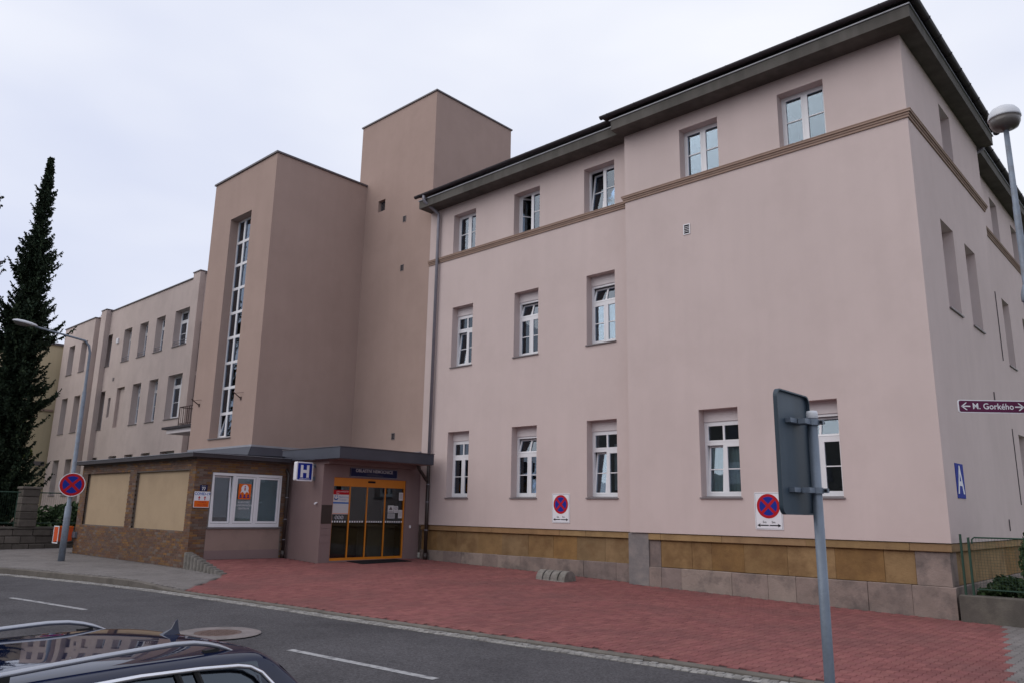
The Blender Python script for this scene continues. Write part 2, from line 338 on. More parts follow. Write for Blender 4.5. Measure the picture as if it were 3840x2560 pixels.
# far ground and asphalt carriageway
g = MB(); g.poly([(-1500,-1500,-.45),(1500,-1500,-.45),(1500,1500,-.45),(-1500,1500,-.45)]); obj('ground', g, M['soil'], None, False, 'structure')
road = MB(); xs = np.linspace(-46, 24, 141); ny = 14
for x in xs:
    y1 = float(np.interp(x, EL[:,0], EL[:,1]))
    for t in np.linspace(0, 1, ny): road.v.append((float(x), -30+(y1+30)*float(t), float(zroad(x))))
road.f = [(i*ny+j, (i+1)*ny+j, (i+1)*ny+j+1, i*ny+j+1) for i in range(len(xs)-1) for j in range(ny-1)]
ROAD = obj('road', road, M['asphalt'], None, True, 'structure')
def strip(name, p, q, w, m, parent):
    p, q = Vector(p), Vector(q); d = (q-p).normalized(); nn = Vector((-d.y, d.x)); b = MB(); k = 8
    for i in range(k+1):
        c = p+(q-p)*i/k
        for s in (-1, 1):
            e = c+nn*s*w/2*(1+random.uniform(-.08,.08)); b.v.append((e.x, e.y, float(zroad(e.x))+.005))
    b.f = [(2*i, 2*i+1, 2*i+3, 2*i+2) for i in range(k)]
    return obj(name, b, m, parent)
for p, q in (((-19.42,5.45),(-17.85,5.70)),((-17.80,5.70),(-16.41,5.90)),((-10.24,6.50),(-7.42,6.77)),((-1.6,7.3),(1.4,7.5)),((-28.2,3.3),(-25.4,4.1))): strip('lane_marking', p, q, .125, M['mark'], ROAD)
mc = thing('manhole_cover', 'round rusty manhole cover set in a pale concrete ring in the road', 'manhole cover', (-12.15,6.39,.004))
b = MB(); n = 36
for r, z in ((.36,.008),(.62,.010),(.66,0)):
    b.v += [(r*math.cos(2*math.pi*k/n), r*math.sin(2*math.pi*k/n), z) for k in range(n)]
b.f = [(i*n+k, i*n+(k+1)%n, (i+1)*n+(k+1)%n, (i+1)*n+k) for i in range(2) for k in range(n)]; lobj('ring', b, M['conc'], mc)
b = MB().disc(.355, .007, 36, t=.006)
for k in range(-4, 5):
    for j in range(-4, 5):
        if (k*k+j*j) < 17: b.box(k*.072-.022, k*.072+.022, j*.072-.022, j*.072+.022, .007, .011)
lobj('cover', b, M['iron'], mc)
# pavements
def bound(x):                                       # lower edge of the red paving
    if x < -20.8: return 11.0
    if x < -18.25: return 11.0+(x+20.8)*(float(yk(-18.25))-11.0)/2.55
    return float(yk(x))
PAVE = sheet('pavement', np.concatenate([np.linspace(-23.25,-18.25,26), np.linspace(-18,24,120)]), bound, lambda x: 18.5 if x > -21.27 and x < -4.3 else (14.35 if x <= -21.27 else 19.0), hred, M['joint'], 26, -.012)
GREYP = sheet('grey_pavement', np.linspace(-46,-18.25,120), lambda x: float(yk(x)), lambda x: (max(bound(x)+.02, float(yk(x))+.01) if x > -20.8 else (11.02 if x > -32.55 else 17.2)), hgray, M['greyjoint'], 20, -.012)
nearp = MB().box(-2.6, 14, -14, 4.75, -.4, .03); NP = obj('near_pavement', nearp, M['greypaver'], None, False, 'structure')

# I-shaped pavers
PO = [(.0825,-.1),(.0825,-.07),(.0575,-.03),(.0575,.03),(.0825,.07),(.0825,.1)]; PO = PO+[(-x,-y) for x, y in PO]
def paver_geo():
    b = MB(); k = len(PO)
    for s, z in ((.90,0),(.955,-.006),(.955,-.035)):
        b.v += [(x*s, y*(1-(1-s)*.30), z) for x, y in PO]
    b.f = [tuple(range(k))]+[(r*k+(i+1)%k, r*k+i, (r+1)*k+i, (r+1)*k+(i+1)%k) for r in (0,1) for i in range(k)]
    return b
PG = paver_geo(); PV = np.array(PG.v)
CAMXY = np.array([0., 0.])
def pave(parent, name, cand, h, m, nsingle):
    """cand Nx2 centres: the nearest become objects, the rest one joined part"""
    cand = np.array(cand); z = h(cand[:,0], cand[:,1]) + rng.normal(0, .0012, len(cand))
    e = .15; sx = (h(cand[:,0]+e, cand[:,1])-h(cand[:,0]-e, cand[:,1]))/(2*e); sy = (h(cand[:,0], cand[:,1]+e)-h(cand[:,0], cand[:,1]-e))/(2*e)
    sx = sx+rng.normal(0,.006,len(cand)); sy = sy+rng.normal(0,.006,len(cand))
    order = np.argsort(np.where(invis(cand), 1e4, 0)+np.hypot(*(cand-CAMXY).T))
    me = PG.mesh(name); 
    for i in order[:nsingle]:
        o = link(name, me, m, parent); o.location = (*cand[i], z[i]); o.rotation_euler = (math.atan(sy[i]), -math.atan(sx[i]), 0)
    rest = order[nsingle:]
    if len(rest):
        V = np.repeat(PV[None], len(rest), 0).copy()
        V[:,:,2] += z[rest,None]+V[:,:,0]*sx[rest,None]+V[:,:,1]*sy[rest,None]; V[:,:,0] += cand[rest,0,None]; V[:,:,1] += cand[rest,1,None]
        nv = PV.shape[0]; F = [tuple(i+k*nv for i in f) for k in range(len(rest)) for f in PG.f]
        b = MB(); b.v = [tuple(p) for p in V.reshape(-1,3)]; b.f = F
        obj(name+'_field', b, m, parent, False, 'stuff')
def invis(c):                                       # outside the picture (right, bottom) or hidden
    p = np.column_stack([c, np.zeros(len(c))])-np.array([0,0,1.95])
    X = p@np.array(rx); Y = p@np.array(dn); Z = p@np.array(fw)
    return (Z < .5)|(np.abs(X/Z) > .68)|(Y/Z > .46)
red, gr_, gl = [], [], []
for i in range(-170, 60):
    for j in range(30, 100):
        x = i*.14; y = j*.2+(.1 if i % 2 else 0)
        if x > -23.1 and x < 3:
            xb = -3.53+(17.65-y)*.203                # right boundary of the red paving
            inside = y > bound(x)+.06 and y > float(yk(x))+.07 and y < (18.3 if x < -12.2 else 17.95) and (x > -21.2 or y < 14.2)
            if inside: (red if x < xb else gr_).append((x, y))
for i in range(-290, -128):
    for j in range(8, 90):
        x = i*.14; y = j*.2+(.1 if i % 2 else 0)
        if y > float(yk(x))+.07 and x < -18.35 and ((x > -20.8 and y < bound(x)-.02) or (-20.8 >= x > -32.5 and y < 10.85) or (x <= -32.5 and x > -35.9 and y < 17)): gl.append((x, y))
pave(PAVE, 'paver', red, hred, M['paver'], 300)
pave(PAVE, 'grey_paver', gr_, hred, M['greypaver'], 150)
pave(GREYP, 'grey_paver', gl, hgray, M['greypaver'], 150)

# kerb stones and granite setts along the carriageway
KERB = bpy.data.objects.new('kerb', None); COL.objects.link(KERB); KERB['kind'] = 'structure'; ORG['kerb'] = (0,0,0)
def arc(P):
    return np.concatenate([[0], np.cumsum(np.hypot(*np.diff(P, axis=0).T))])
sa = arc(EL)
def atE(s, d):
    T = np.array([np.interp(s+.05, sa, EL[:,k])-np.interp(s-.05, sa, EL[:,k]) for k in (0,1)]); T /= np.hypot(*T)
    p = np.array([np.interp(s, sa, EL[:,k]) for k in (0,1)]); return p+d*np.array([-T[1], T[0]]), T
s = 2.0
while s < sa[-1]-2:
    b = MB(); L_ = 1.0; g_ = .004
    for k, ss in enumerate((s+g_, s+L_/2, s+L_-g_)):
        for d, up in ((SETT_W, 0), (SETT_W+.004, 1), (SETT_W+.018, 2), (SETT_W+KERB_W, 2), (SETT_W+KERB_W, 0)):
            p, _ = atE(ss, d); zt = float(zroad(p[0])+kerb_h(p[0])); z = (-.12, zt-.014, zt)[up]
            b.v.append((p[0], p[1], z))
    b.f = [(k*5+j, (k+1)*5+j, (k+1)*5+j+1, k*5+j+1) for k in (0,1) for j in range(4)]+[(0,1,2,3,4),(14,13,12,11,10)]
    obj('kerb_stone', b, M['kerb'], KERB); s += L_
sg = MB().bbox(-.5,.5,-.5,.5,-.5,.5,.09); SETT = sg.mesh('sett')
cs = []
s = 2.0
while s < sa[-1]-2:
    for r in range(2):
        d = .06+r*.118; ss = s+(0.06 if r else 0); p, T = atE(ss, d); cs.append((p[0], p[1], math.atan2(T[1], T[0]), r))
    s += .118
GUT = bpy.data.objects.new('gutter_strip', None); COL.objects.link(GUT); GUT['kind'] = 'structure'; ORG['gutter_strip'] = (0,0,0)
b = MB(); ss = np.linspace(1.5, sa[-1]-1.5, 300)
for s in ss:
    for d in (0, SETT_W+.01):
        p, _ = atE(s, d); b.v.append((p[0], p[1], float(zroad(p[0]))-.012+.014))
b.f = [(2*i, 2*i+2, 2*i+3, 2*i+1) for i in range(len(ss)-1)]; obj('sett_bed', b, M['kerb'], GUT)
cs_a = np.array(cs); order = np.argsort(np.where(invis(cs_a[:,:2]), 1e4, 0)+np.hypot(cs_a[:,0], cs_a[:,1])); rest = MB()
for n_, i in enumerate(order):
    x, y, a, r = cs_a[i]; sxyz = (.108*random.uniform(.9,1.04), .108*random.uniform(.9,1.04), .1); z = float(zroad(x))-.033+random.uniform(-.004,.006)+.004*r
    if n_ < 300:
        o = link('sett', SETT, M['granite'], GUT); o.location = (x, y, z); o.rotation_euler = (random.uniform(-.05,.05), random.uniform(-.05,.05), a+random.uniform(-.05,.05)); o.scale = sxyz
    else:
        c_, s_ = math.cos(a), math.sin(a)
        rest.add([(x+(vx*sxyz[0])*c_-(vy*sxyz[1])*s_, y+(vx*sxyz[0])*s_+(vy*sxyz[1])*c_, z+vz*.1) for vx, vy, vz in sg.v], sg.f)
obj('setts', rest, M['granite'], GUT, False, 'stuff')

# ------------------------------------------------------------------ walls and windows
def fY(y): return lambda u, d, z: (u, y+d, z)        # wall facing -Y
def fX(x): return lambda u, d, z: (x-d, u, z)        # wall facing +X
def wall(b, fn, u0, u1, z0, z1, ops=(), rev=.35):
    us = sorted({u0, u1, *[o[0] for o in ops], *[o[1] for o in ops]}); zs = sorted({z0, z1, *[o[2] for o in ops], *[o[3] for o in ops]})
    for i in range(len(us)-1):
        for j in range(len(zs)-1):
            cu, cz = (us[i]+us[i+1])/2, (zs[j]+zs[j+1])/2
            if any(o[0] < cu < o[1] and o[2] < cz < o[3] for o in ops): continue
            b.poly([fn(us[i],0,zs[j]), fn(us[i+1],0,zs[j]), fn(us[i+1],0,zs[j+1]), fn(us[i],0,zs[j+1])])
    for a, c, e, f in [o[:4] for o in ops]:
        for q in (((a,0,e),(a,0,f),(a,rev,f),(a,rev,e)), ((c,0,f),(c,0,e),(c,rev,e),(c,rev,f)), ((a,0,f),(c,0,f),(c,rev,f),(a,rev,f)), ((c,0,e),(a,0,e),(a,rev,e),(c,rev,e))):
            b.poly([fn(*p) for p in q])
    return b
CACHE = {}
def cached(key, fn):
    key = tuple(round(k, 3) if isinstance(k, float) else k for k in key)
    if key not in CACHE: CACHE[key] = fn().mesh(key[0])
    return CACHE[key]
def ring_mb(x0, x1, z0, z1, w, y0, y1, mids=(), mun=None):
    b = MB(); b.box(x0, x0+w, y0, y1, z0, z1); b.box(x1-w, x1, y0, y1, z0, z1)
    b.box(x0+w, x1-w, y0+.001, y1-.001, z0, z0+w); b.box(x0+w, x1-w, y0+.001, y1-.001, z1-w, z1)
    for m_ in mids: b.box(m_-w*.55, m_+w*.55, y0+.002, y1-.002, z0+w, z1-w)
    if mun: 
        for q in mun: b.box(x0+w, x1-w, y0+.008, y1-.008, q-.013, q+.013)
    return b
def sub(win, name, me, m, loc=(0,0,0), rot=(0,0,0)):
    o = link(name, me, m, win); o.location = loc; o.rotation_euler = rot; return o
def window(parent, fn_kind, u, z, w, h, plane, style='G', tilt=None, curtain=None, rev=.35, room=True, sill=True, guard=False):
    """fn_kind '-Y' or '+X'; (u,z) lower left corner of the opening; local x along wall, y inward"""
    ox, oy, oz = ORG[parent.name]
    tilt = tilt or {}
    loc = (u-ox, plane-oy, z-oz) if fn_kind == '-Y' else (plane-ox, u-oy, z-oz); rz = 0 if fn_kind == '-Y' else R(90)
    box = .30 if style == 'G' else 0.0; top = h-box; y0, y1 = rev-.07, rev
    b0 = .05; zt = top-.57 if style in 'GL' else None     # transom centre
    def fr():
        b = ring_mb(0, w, b0, top, .065, y0, y1)
        if zt: b.box(.065, w-.065, y0+.002, y1-.002, zt-.04, zt+.04); b.box(w/2-.035, w/2+.035, y0+.003, y1-.003, b0+.065, zt-.04)
        else: b.box(w/2-.035, w/2+.035, y0+.003, y1-.003, b0+.065, top-.065)
        return b
    win = link('window', cached(('frame', w, h, style, rev), fr), M['white'], parent); win.location = loc; win.rotation_euler = (0,0,rz)
    lo_top = (zt-.04) if zt else top-.065
    cells = [('l', .065, w/2-.035, b0+.065, lo_top), ('r', w/2+.035, w-.065, b0+.065, lo_top)]
    if zt: cells.append(('f', .065, w-.065, zt+.04, top-.065))
    for k, x0, x1, z0, z1 in cells:
        mun = [z0+(z1-z0)*.5-z0] if k in 'lr' else None
        ww, hh = x1-x0, z1-z0
        me = cached(('sash', ww, hh, k == 'f', style), lambda: ring_mb(0, ww, 0, hh, .048, -.032, .032, (ww/2,) if k == 'f' else (), mun))
        a = tilt.get(k, 0); rot = (-R(a), 0, 0) if a >= 0 else (0, 0, -R(a))
        L0 = (x0, y0+.03, z0)
        sub(win, 'sash', me, M['white'], L0, rot)
        if k == 'f':
            for q0, q1 in ((.048, ww/2-.027), (ww/2+.027, ww-.048)):
                sub(win, 'pane', cached(('pane', q0, q1, hh), lambda: MB().box(q0, q1, -.004, .004, .048, hh-.048)), M['glass'], L0, rot)
        else:
            for e0, e1 in ((.048, hh/2-.013), (hh/2+.013, hh-.048)):
                sub(win, 'pane', cached(('pane', ww, e0, e1), lambda: MB().box(.048, ww-.048, -.004, .004, e0, e1)), M['glass'], L0, rot)
    if box: sub(win, 'shutter_box', cached(('shutter_box', w, h), lambda: MB().box(0.002, w-.002, y0-.03, y1, top, h-.002)), M['whitepanel'])
    if sill: sub(win, 'sill', cached(('sill', w, rev), lambda: MB().box(-.03, w+.03, -.045, .002, -.02, .012).prism([(.001,-.0,.012),(w-.001,-.0,.012),(w-.001,y0,.049),(.001,y0,.049)], (0,0,-.006))), M['sill'])
    if curtain:
        cm, x0, x1, zz0, zz1 = curtain
        def cu():
            b = MB(); n = int((x1-x0)*w/.03)+2
            for i in range(n+1):
                x = (x0+(x1-x0)*i/n)*w; yy = rev+.10+.018*math.sin(i*1.3)+.01*math.sin(i*.47)
                b.v += [(x, yy, b0+(top-b0)*zz0), (x, yy, b0+(top-b0)*zz1)]
            b.f = [(2*i, 2*i+2, 2*i+3, 2*i+1) for i in range(n)]; return b
        sub(win, 'curtain', cached(('curtain', w, h, x0, x1, zz0, zz1), cu), M[cm])
    if guard:
        sub(win, 'guard_rail', cached(('guard', w), lambda: MB().tube([(0.0,.06,.28),(w,.06,.28)], .016, 8).tube([(0.0,.06,.16),(w,.06,.16)], .011, 6).tube([(.1,.06,0),(.1,.06,.28)], .01, 6).tube([(w-.1,.06,0),(w-.1,.06,.28)], .01, 6)), M['zinc'])
    if room:
        def rm():
            b = MB(); x0, x1, yy0, yy1, z0, z1 = -.25, w+.25, rev-.001, rev+1.6, -.1, h+.15
            b.poly([(x0,yy1,z0),(x1,yy1,z0),(x1,yy1,z1),(x0,yy1,z1)]); b.poly([(x0,yy0,z0),(x0,yy1,z0),(x0,yy1,z1),(x0,yy0,z1)]); b.poly([(x1,yy0,z0),(x1,yy1,z0),(x1,yy1,z1),(x1,yy0,z1)])
            b.poly([(x0,yy0,z0),(x1,yy0,z0),(x1,yy1,z0),(x0,yy1,z0)]); b.poly([(x0,yy0,z1),(x1,yy0,z1),(x1,yy1,z1),(x0,yy1,z1)]); return b
        sub(win, 'room', cached(('room', w, h, rev), rm), M['room'])
    return win
def grille(parent, fn_kind, u, z, w, h, plane, m, n=4, name='vent_grille'):
    ox, oy, oz = ORG[parent.name]
    b = ring_mb(0, w, 0, h, .024, -.02, .01); 
    for k in range(n):
        zz = .03+(h-.06)*(k+1)/(n+1); b.box(.02, w-.02, -.016, -.005, zz-.006, zz+.006)
    b.poly([(.02,.009,.02),(w-.02,.009,.02),(w-.02,.009,h-.02),(.02,.009,h-.02)])
    o = lobj(name, b, m, parent); o.location = (u-ox, plane-oy, z-oz) if fn_kind == '-Y' else (plane-ox, u-oy, z-oz); o.rotation_euler = (0,0,0 if fn_kind == '-Y' else R(90)); 
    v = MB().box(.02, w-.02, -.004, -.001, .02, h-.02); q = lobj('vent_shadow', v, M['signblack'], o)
    return o

# ------------------------------------------------------------------ main wing
WG = thing('hospital_wing', 'large pink stucco hospital wing with grey eaves, tan moulding and ochre stone plinth', 'building', (-12.15,18.0,0))
X0, XJ, X1, YL, YR = -21.29, -12.15, -4.35, 18.33, 18.0
UL = [(-19.99,-18.83), (-16.96,-15.79), (-13.93,-12.76)]; ML = [(-19.90,-18.85), (-16.87,-15.81), (-13.85,-12.79)]; GL = [(-19.92,-18.86), (-16.89,-15.82), (-13.86,-12.78)]
UR = [(-10.28,-9.09), (-7.38,-6.19)]; GR = [(-9.97,-8.88), (-7.51,-6.42)]
UZ, MZ, GZ = (11.175,12.70), (6.93,9.13), (2.40,4.65)
opsL = [(a,b,*UZ) for a,b in UL]+[(a,b,*MZ) for a,b in ML]+[(a,b,*GZ) for a,b in GL]
opsR = [(a,b,*UZ) for a,b in UR]+[(a,b,*GZ) for a,b in GR]
opsS = [(21.15,22.20,*UZ), (20.0,21.18,6.87,9.12), (22.32,23.46,6.87,9.12)]
XS = -4.75
opsS2 = [(28.9,30.0,*UZ),(32.3,33.4,*UZ),(35.6,36.7,*UZ),(28.9,30.0,6.87,9.12),(32.3,33.4,6.87,9.12),(35.6,36.7,6.87,9.12),(28.9,30.0,*GZ),(32.3,33.4,*GZ)]
b = MB(); ZB, ZT = 1.49, 13.14
wall(b, fY(YL), X0, XJ, ZB, ZT, opsL); wall(b, fY(YR), XJ, X1, ZB, ZT, opsR); wall(b, fX(X1), YR, 25.5, ZB, ZT, opsS); wall(b, fX(XS), 25.5, 46, ZB, ZT, opsS2)
b.poly([(XJ,YR,ZB),(XJ,YL,ZB),(XJ,YL,ZT),(XJ,YR,ZT)]); b.poly([(X1,25.5,ZB),(XS,25.5,ZB),(XS,25.5,ZT),(X1,25.5,ZT)])
b.poly([(X0,YL,ZB),(X0,30,ZB),(X0,30,ZT),(X0,YL,ZT)]); b.poly([(X0,30,ZB),(-13,30,ZB),(-13,30,ZT),(X0,30,ZT)]); b.poly([(-13,30,ZB),(-13,46,ZB),(-13,46,ZT),(-13,30,ZT)]); b.poly([(-13,46,ZB),(XS,46,ZB),(XS,46,ZT),(-13,46,ZT)])
for p, q in (((X0,YL),(XJ,YL)), ((XJ,YR),(X1,YR))): b.poly([(p[0],p[1],ZB),(q[0],q[1],ZB),(q[0],q[1]+.12,ZB),(p[0],p[1]+.12,ZB)])
b.poly([(X1,YR,ZB),(X1,25.5,ZB),(X1-.12,25.5,ZB),(X1-.12,YR,ZB)])
obj('wall', b, M['pink'], WG)
# windows
tl = [dict(l=0), dict(l=-55), dict(l=9)]
for (a,c), t in zip(UL, tl): window(WG, '-Y', a, UZ[0], c-a, UZ[1]-UZ[0], YL, 'U', t, None, sill=False)
for k, ((a,c), t) in enumerate(zip(ML, [dict(l=6), dict(f=16), dict(f=16)])): window(WG, '-Y', a, MZ[0], c-a, MZ[1]-MZ[0], YL, 'G', t, [('curtain',.08,.95,0,.7), ('curtain',.05,.95,0,.66), ('curtain',.36,.98,0,.72)][k])
for (a,c), t in zip(GL, [dict(), dict(f=16), dict(l=6)]): window(WG, '-Y', a, GZ[0], c-a, GZ[1]-GZ[0], YL, 'G', t, ('blind',.62,.98,.1,.8) if t.get('l') else None)
for k, ((a,c), t) in enumerate(zip(UR, [dict(), dict()])): window(WG, '-Y', a, UZ[0], c-a, UZ[1]-UZ[0], YR, 'U', t, None, sill=False)
for k, ((a,c), t) in enumerate(zip(GR, [dict(l=5), dict(f=14)])): window(WG, '-Y', a, GZ[0], c-a, GZ[1]-GZ[0], YR, 'G', t, ('curtain',.04,.97,0,.72) if k == 0 else None)
for k, (a,c,e,f) in enumerate(opsS): window(WG, '+X', a, e, c-a, f-e, X1, 'U' if k == 0 else 'G')
for a,c,e,f in opsS2: window(WG, '+X', a, e, c-a, f-e, XS, 'U' if f > 12 else 'G')
grille(WG, '-Y', -10.235, 9.51, .21, .30, YR, M['white'])
# string course (three-step moulding)
def moulding(pts, z0=10.985):
    b = MB()
    for (p, q, nrm) in pts:
        for d, a, c in ((.035,z0,z0+.06),(.055,z0+.06,z0+.115),(.085,z0+.115,z0+.165),(.095,z0+.165,z0+.185)):
            x0, x1 = sorted((p[0]+nrm[0]*0, q[0]+nrm[0]*d)); y0, y1 = sorted((p[1], q[1]+nrm[1]*d))
            if nrm[1]: b.box(min(p[0],q[0])-(d if nrm[2] else 0), max(p[0],q[0])+(d if nrm[3] else 0), p[1]-d, p[1]+.02, a, c)
            else: b.box(p[0]-.02, p[0]+d-.0015, min(p[1],q[1])-(0 if nrm[2] else d), max(p[1],q[1])+(d if nrm[3] else 0), a, c)
    return b
obj('string_course', moulding([((X0,YL),(XJ,YL),(0,-1,0,0)), ((XJ,YR),(X1,YR),(0,-1,1,1)), ((X1,YR+.001),(X1,25.5),(1,0,1,1)), ((XS,25.6),(XS,46),(1,0,1,0))]), M['trim'], WG)
# eaves: soffit + fascia, thin pale lip, gutter, roof
E1, E2, ES = 17.73, 17.40, -3.95
b = MB(); b.box(-21.32, -12.22, E1, YL+.2, 13.12, 13.42); b.box(-12.22, ES, E2, YR+.2, 13.121, 13.421); b.box(X1-.2, ES-.001, YR+.2, 25.75, 13.1215, 13.4205); b.box(XS-.2, ES-.40, 25.75, 46.3, 13.12, 13.42)
obj('eave_box', b, M['eave'], WG)
b = MB(); b.box(-21.36, -12.25, E1-.03, E1+.3, 13.42, 13.45); b.box(-12.26, ES+.03, E2-.03, E2+.3, 13.421, 13.451); b.box(ES-.3, ES+.029, E2+.3, 25.8, 13.4212, 13.4508); b.box(ES-.7, ES-.37, 25.8, 46.3, 13.42, 13.45)
obj('eave_lip', b, M['flashedge'], WG)
def gutter(p, q, nrm):
    p, q, nv = Vector(p), Vector(q), Vector(nrm); b = MB(); k = 8; ring = []
    for i in range(k+1):
        a = math.pi*i/k; ring.append((math.cos(a)*.085, -math.sin(a)*.085))
    for P in (p, q):
        for o_, z_ in ring: b.v.append(tuple(P+nv*o_+Vector((0,0,z_))))
        for o_, z_ in reversed(ring): b.v.append(tuple(P+nv*o_*.9+Vector((0,0,z_*.9))))
    m_ = 2*(k+1); b.f = [(i, (i+1)%m_, m_+(i+1)%m_, m_+i) for i in range(m_)]+[tuple(range(m_)), tuple(range(2*m_-1, m_-1, -1))]
    n_ = int((q-p).length/.9)                         # brackets
    for i in range(n_+1):
        c = p+(q-p)*min(1,(i+.3)/max(n_,1)); b.tube([tuple(c+nv*math.cos(math.pi*j/6)*.093-Vector((0,0,math.sin(math.pi*j/6)*.093))) for j in range(7)], .012, 5)
    return b
for p, q, nv in (((-21.45,E1-.10,13.60),(-12.40,E1-.10,13.60),(0,-1,0)), ((-12.52,E2-.10,13.602),(ES+.10,E2-.10,13.602),(0,-1,0)), ((ES+.10,E2-.19,13.602),(ES+.10,25.95,13.602),(1,0,0)), ((ES-.32,25.95,13.60),(ES-.32,46.3,13.60),(1,0,0))): obj('gutter', gutter(p, q, nv), M['gutter'], WG)
b = MB(); zt = 13.63; sl = .36
def slope(pts): b.prism(pts, (0,0,-.06))
slope([(-21.45,E1-.08,zt),(-12.2,E1-.08,zt),(-12.2,24,zt+(24-E1)*sl),(-21.45,24,zt+(24-E1)*sl)]); slope([(-21.45,30.6,zt),(-12.2,30.6,zt),(-12.2,24.0,zt+(24-E1)*sl),(-21.45,24.0,zt+(24-E1)*sl)])
xm = (-12.5+ES)/2; hz = zt+(ES+.08-xm)*sl
slope([(-12.5,E2-.08,zt),(ES+.08,E2-.08,zt),(xm,E2+4.3,hz)]); slope([(ES+.08,E2-.08,zt),(ES+.08,25.9,zt),(xm,25.9,hz),(xm,E2+4.3,hz)]); slope([(-12.5,E2-.08,zt),(xm,E2+4.3,hz),(xm,46.5,hz),(-12.5,46.5,zt)]); slope([(ES-.3,25.9,zt),(ES-.3,46.5,zt),(xm,46.5,hz),(xm,25.9,hz)])
obj('roof', b, M['roof'], WG)
# downpipes
zt = 13.55
obj('downpipe', MB().tube([(-20.95,E1-.10,13.56),(-20.95,E1-.10,13.40),(-20.93,E1-.06,13.30),(-20.80,17.95,13.08),(-20.73,18.20,12.92),(-20.73,18.22,12.75),(-20.74,18.22,3.55)], .062, 12), M['zinc'], WG, True)
obj('downpipe_foot', MB().tube([(-20.74,18.22,3.55),(-20.74,18.22,.33)], .064, 12).tube([(-20.74,18.22,.55),(-20.74,18.22,.30)], .085, 12).tube([(-20.74,18.22,2.95),(-20.74,18.10,3.05),(-20.74,17.75,3.42),(-20.74,17.72,3.55)], .055, 10), M['pipebrown'], WG, True)
for z in (1.3, 2.25, 2.85): obj('pipe_clip', MB().tube([(-20.74,18.22,z),(-20.74,18.22,z+.03)], .072, 12), M['zinc'], WG)
obj('downpipe', MB().tube([(-4.2,25.75,13.55),(-4.2,25.75,13.2),(-4.25,25.7,13.05),(-4.66,25.62,12.85),(-4.66,25.62,.3)], .055, 10), M['zinc'], WG, True)
# plinth stones
def gz(x, y=18.2): return float(hred(np.array(x), np.array(y)))
def stone(name, x0, x1, y0, z0, z1, m, gap=.006, jit=.006):
    d = random.uniform(-jit, jit); a = MB().bbox(x0+gap, x1-gap, y0+d, y0+.5, z0, z1, .012); obj(name, a, m, WG)
bandL = [-21.2,-19.38,-17.71,-15.83,-14.9,-13.95,-12.25]; bandR = [-11.60,-11.23,-9.48,-7.36,-5.16,-4.36]
midL = [-21.2,-20.4,-19.43,-18.38,-17.31,-16.2,-15.2,-14.31,-13.29,-12.25]; midR = [-11.26,-10.35,-9.80,-8.93,-7.85,-6.75,-5.71,-5.09]
lowL = [-21.2,-19.99,-19.1,-18.1,-17.45,-16.48,-15.32,-14.02,-12.89,-12.25]; lowR = [-11.60,-11.23,-10.64,-9.25,-8.33,-7.66,-6.96,-6.08,-5.19,-4.36]
for a, c in zip(bandL, bandL[1:]): stone('band_stone', a, c, YL+.03, 1.31, 1.475, M['sandband'], .003)
for a, c in zip(bandR, bandR[1:]): stone('band_stone', a, c, YR+.03, 1.31, 1.475, M['sandband'], .003)
for a, c in zip(midL, midL[1:]): stone('plinth_stone', a, c, YL+.10, .63, 1.305, M['sand'], .003)
for a, c in zip(midR, midR[1:]): stone('plinth_stone', a, c, YR+.10, .625, 1.305, M['sand'], .003)
for a, c in zip(lowL, lowL[1:]): stone('base_stone', a, c, YL+.035, -.1, .64+random.uniform(-.004,.004), M['greystone'], .004, .008)
for a, c in zip(lowR, lowR[1:]): stone('base_stone', a, c, YR+.035, -.3, .62+random.uniform(-.004,.004), M['greystone'], .004, .008)
stone('cement_pier', -12.25, -11.61, YR+.055, -.2, 1.478, M['cement'], .002); stone('corner_pier', -11.61, -11.262, YR+.085, .62, 1.308, M['greystone'], .002); stone('corner_pier', -5.085, -4.42, YR+.085, .62, 1.308, M['greystone'], .002)
for k in range(6):                                   # right-hand return of the plinth
    y0 = YR+.535+k*1.2
    b = MB().bbox(X1-.6, X1-.10, y0+.004, y0+1.196, .62, 1.305, .012); obj('plinth_stone', b, M['sand'], WG)
    b = MB().bbox(X1-.6, X1-.035, y0+.004, y0+1.196, -.3, .615, .012); obj('base_stone', b, M['greystone'], WG)
    b = MB().bbox(X1-.6, X1-.03, y0+.003, y0+1.197, 1.31, 1.475, .012); obj('band_stone', b, M['sandband'], WG)
obj('plinth_core', MB().box(X0, XJ, YL+.45, YL+.6, -.3, 1.5).box(-12.2, X1-.3, YR+.45, YR+.6, -.3, 1.5).box(X1-.7, X1-.58, YR+.5, 25.3, -.3, 1.5), M['cement'], WG)
for y0, z0, z1 in ((25.5,6.45,8.5),(23.72,5.02,5.32),(25.55,2.4,4.5),(23.72,1.71,2.0)): obj('wall_conduit', MB().tube([(X1+.02,y0,z0),(X1+.02,y0,z1)], .013, 6), M['gutter'], WG)

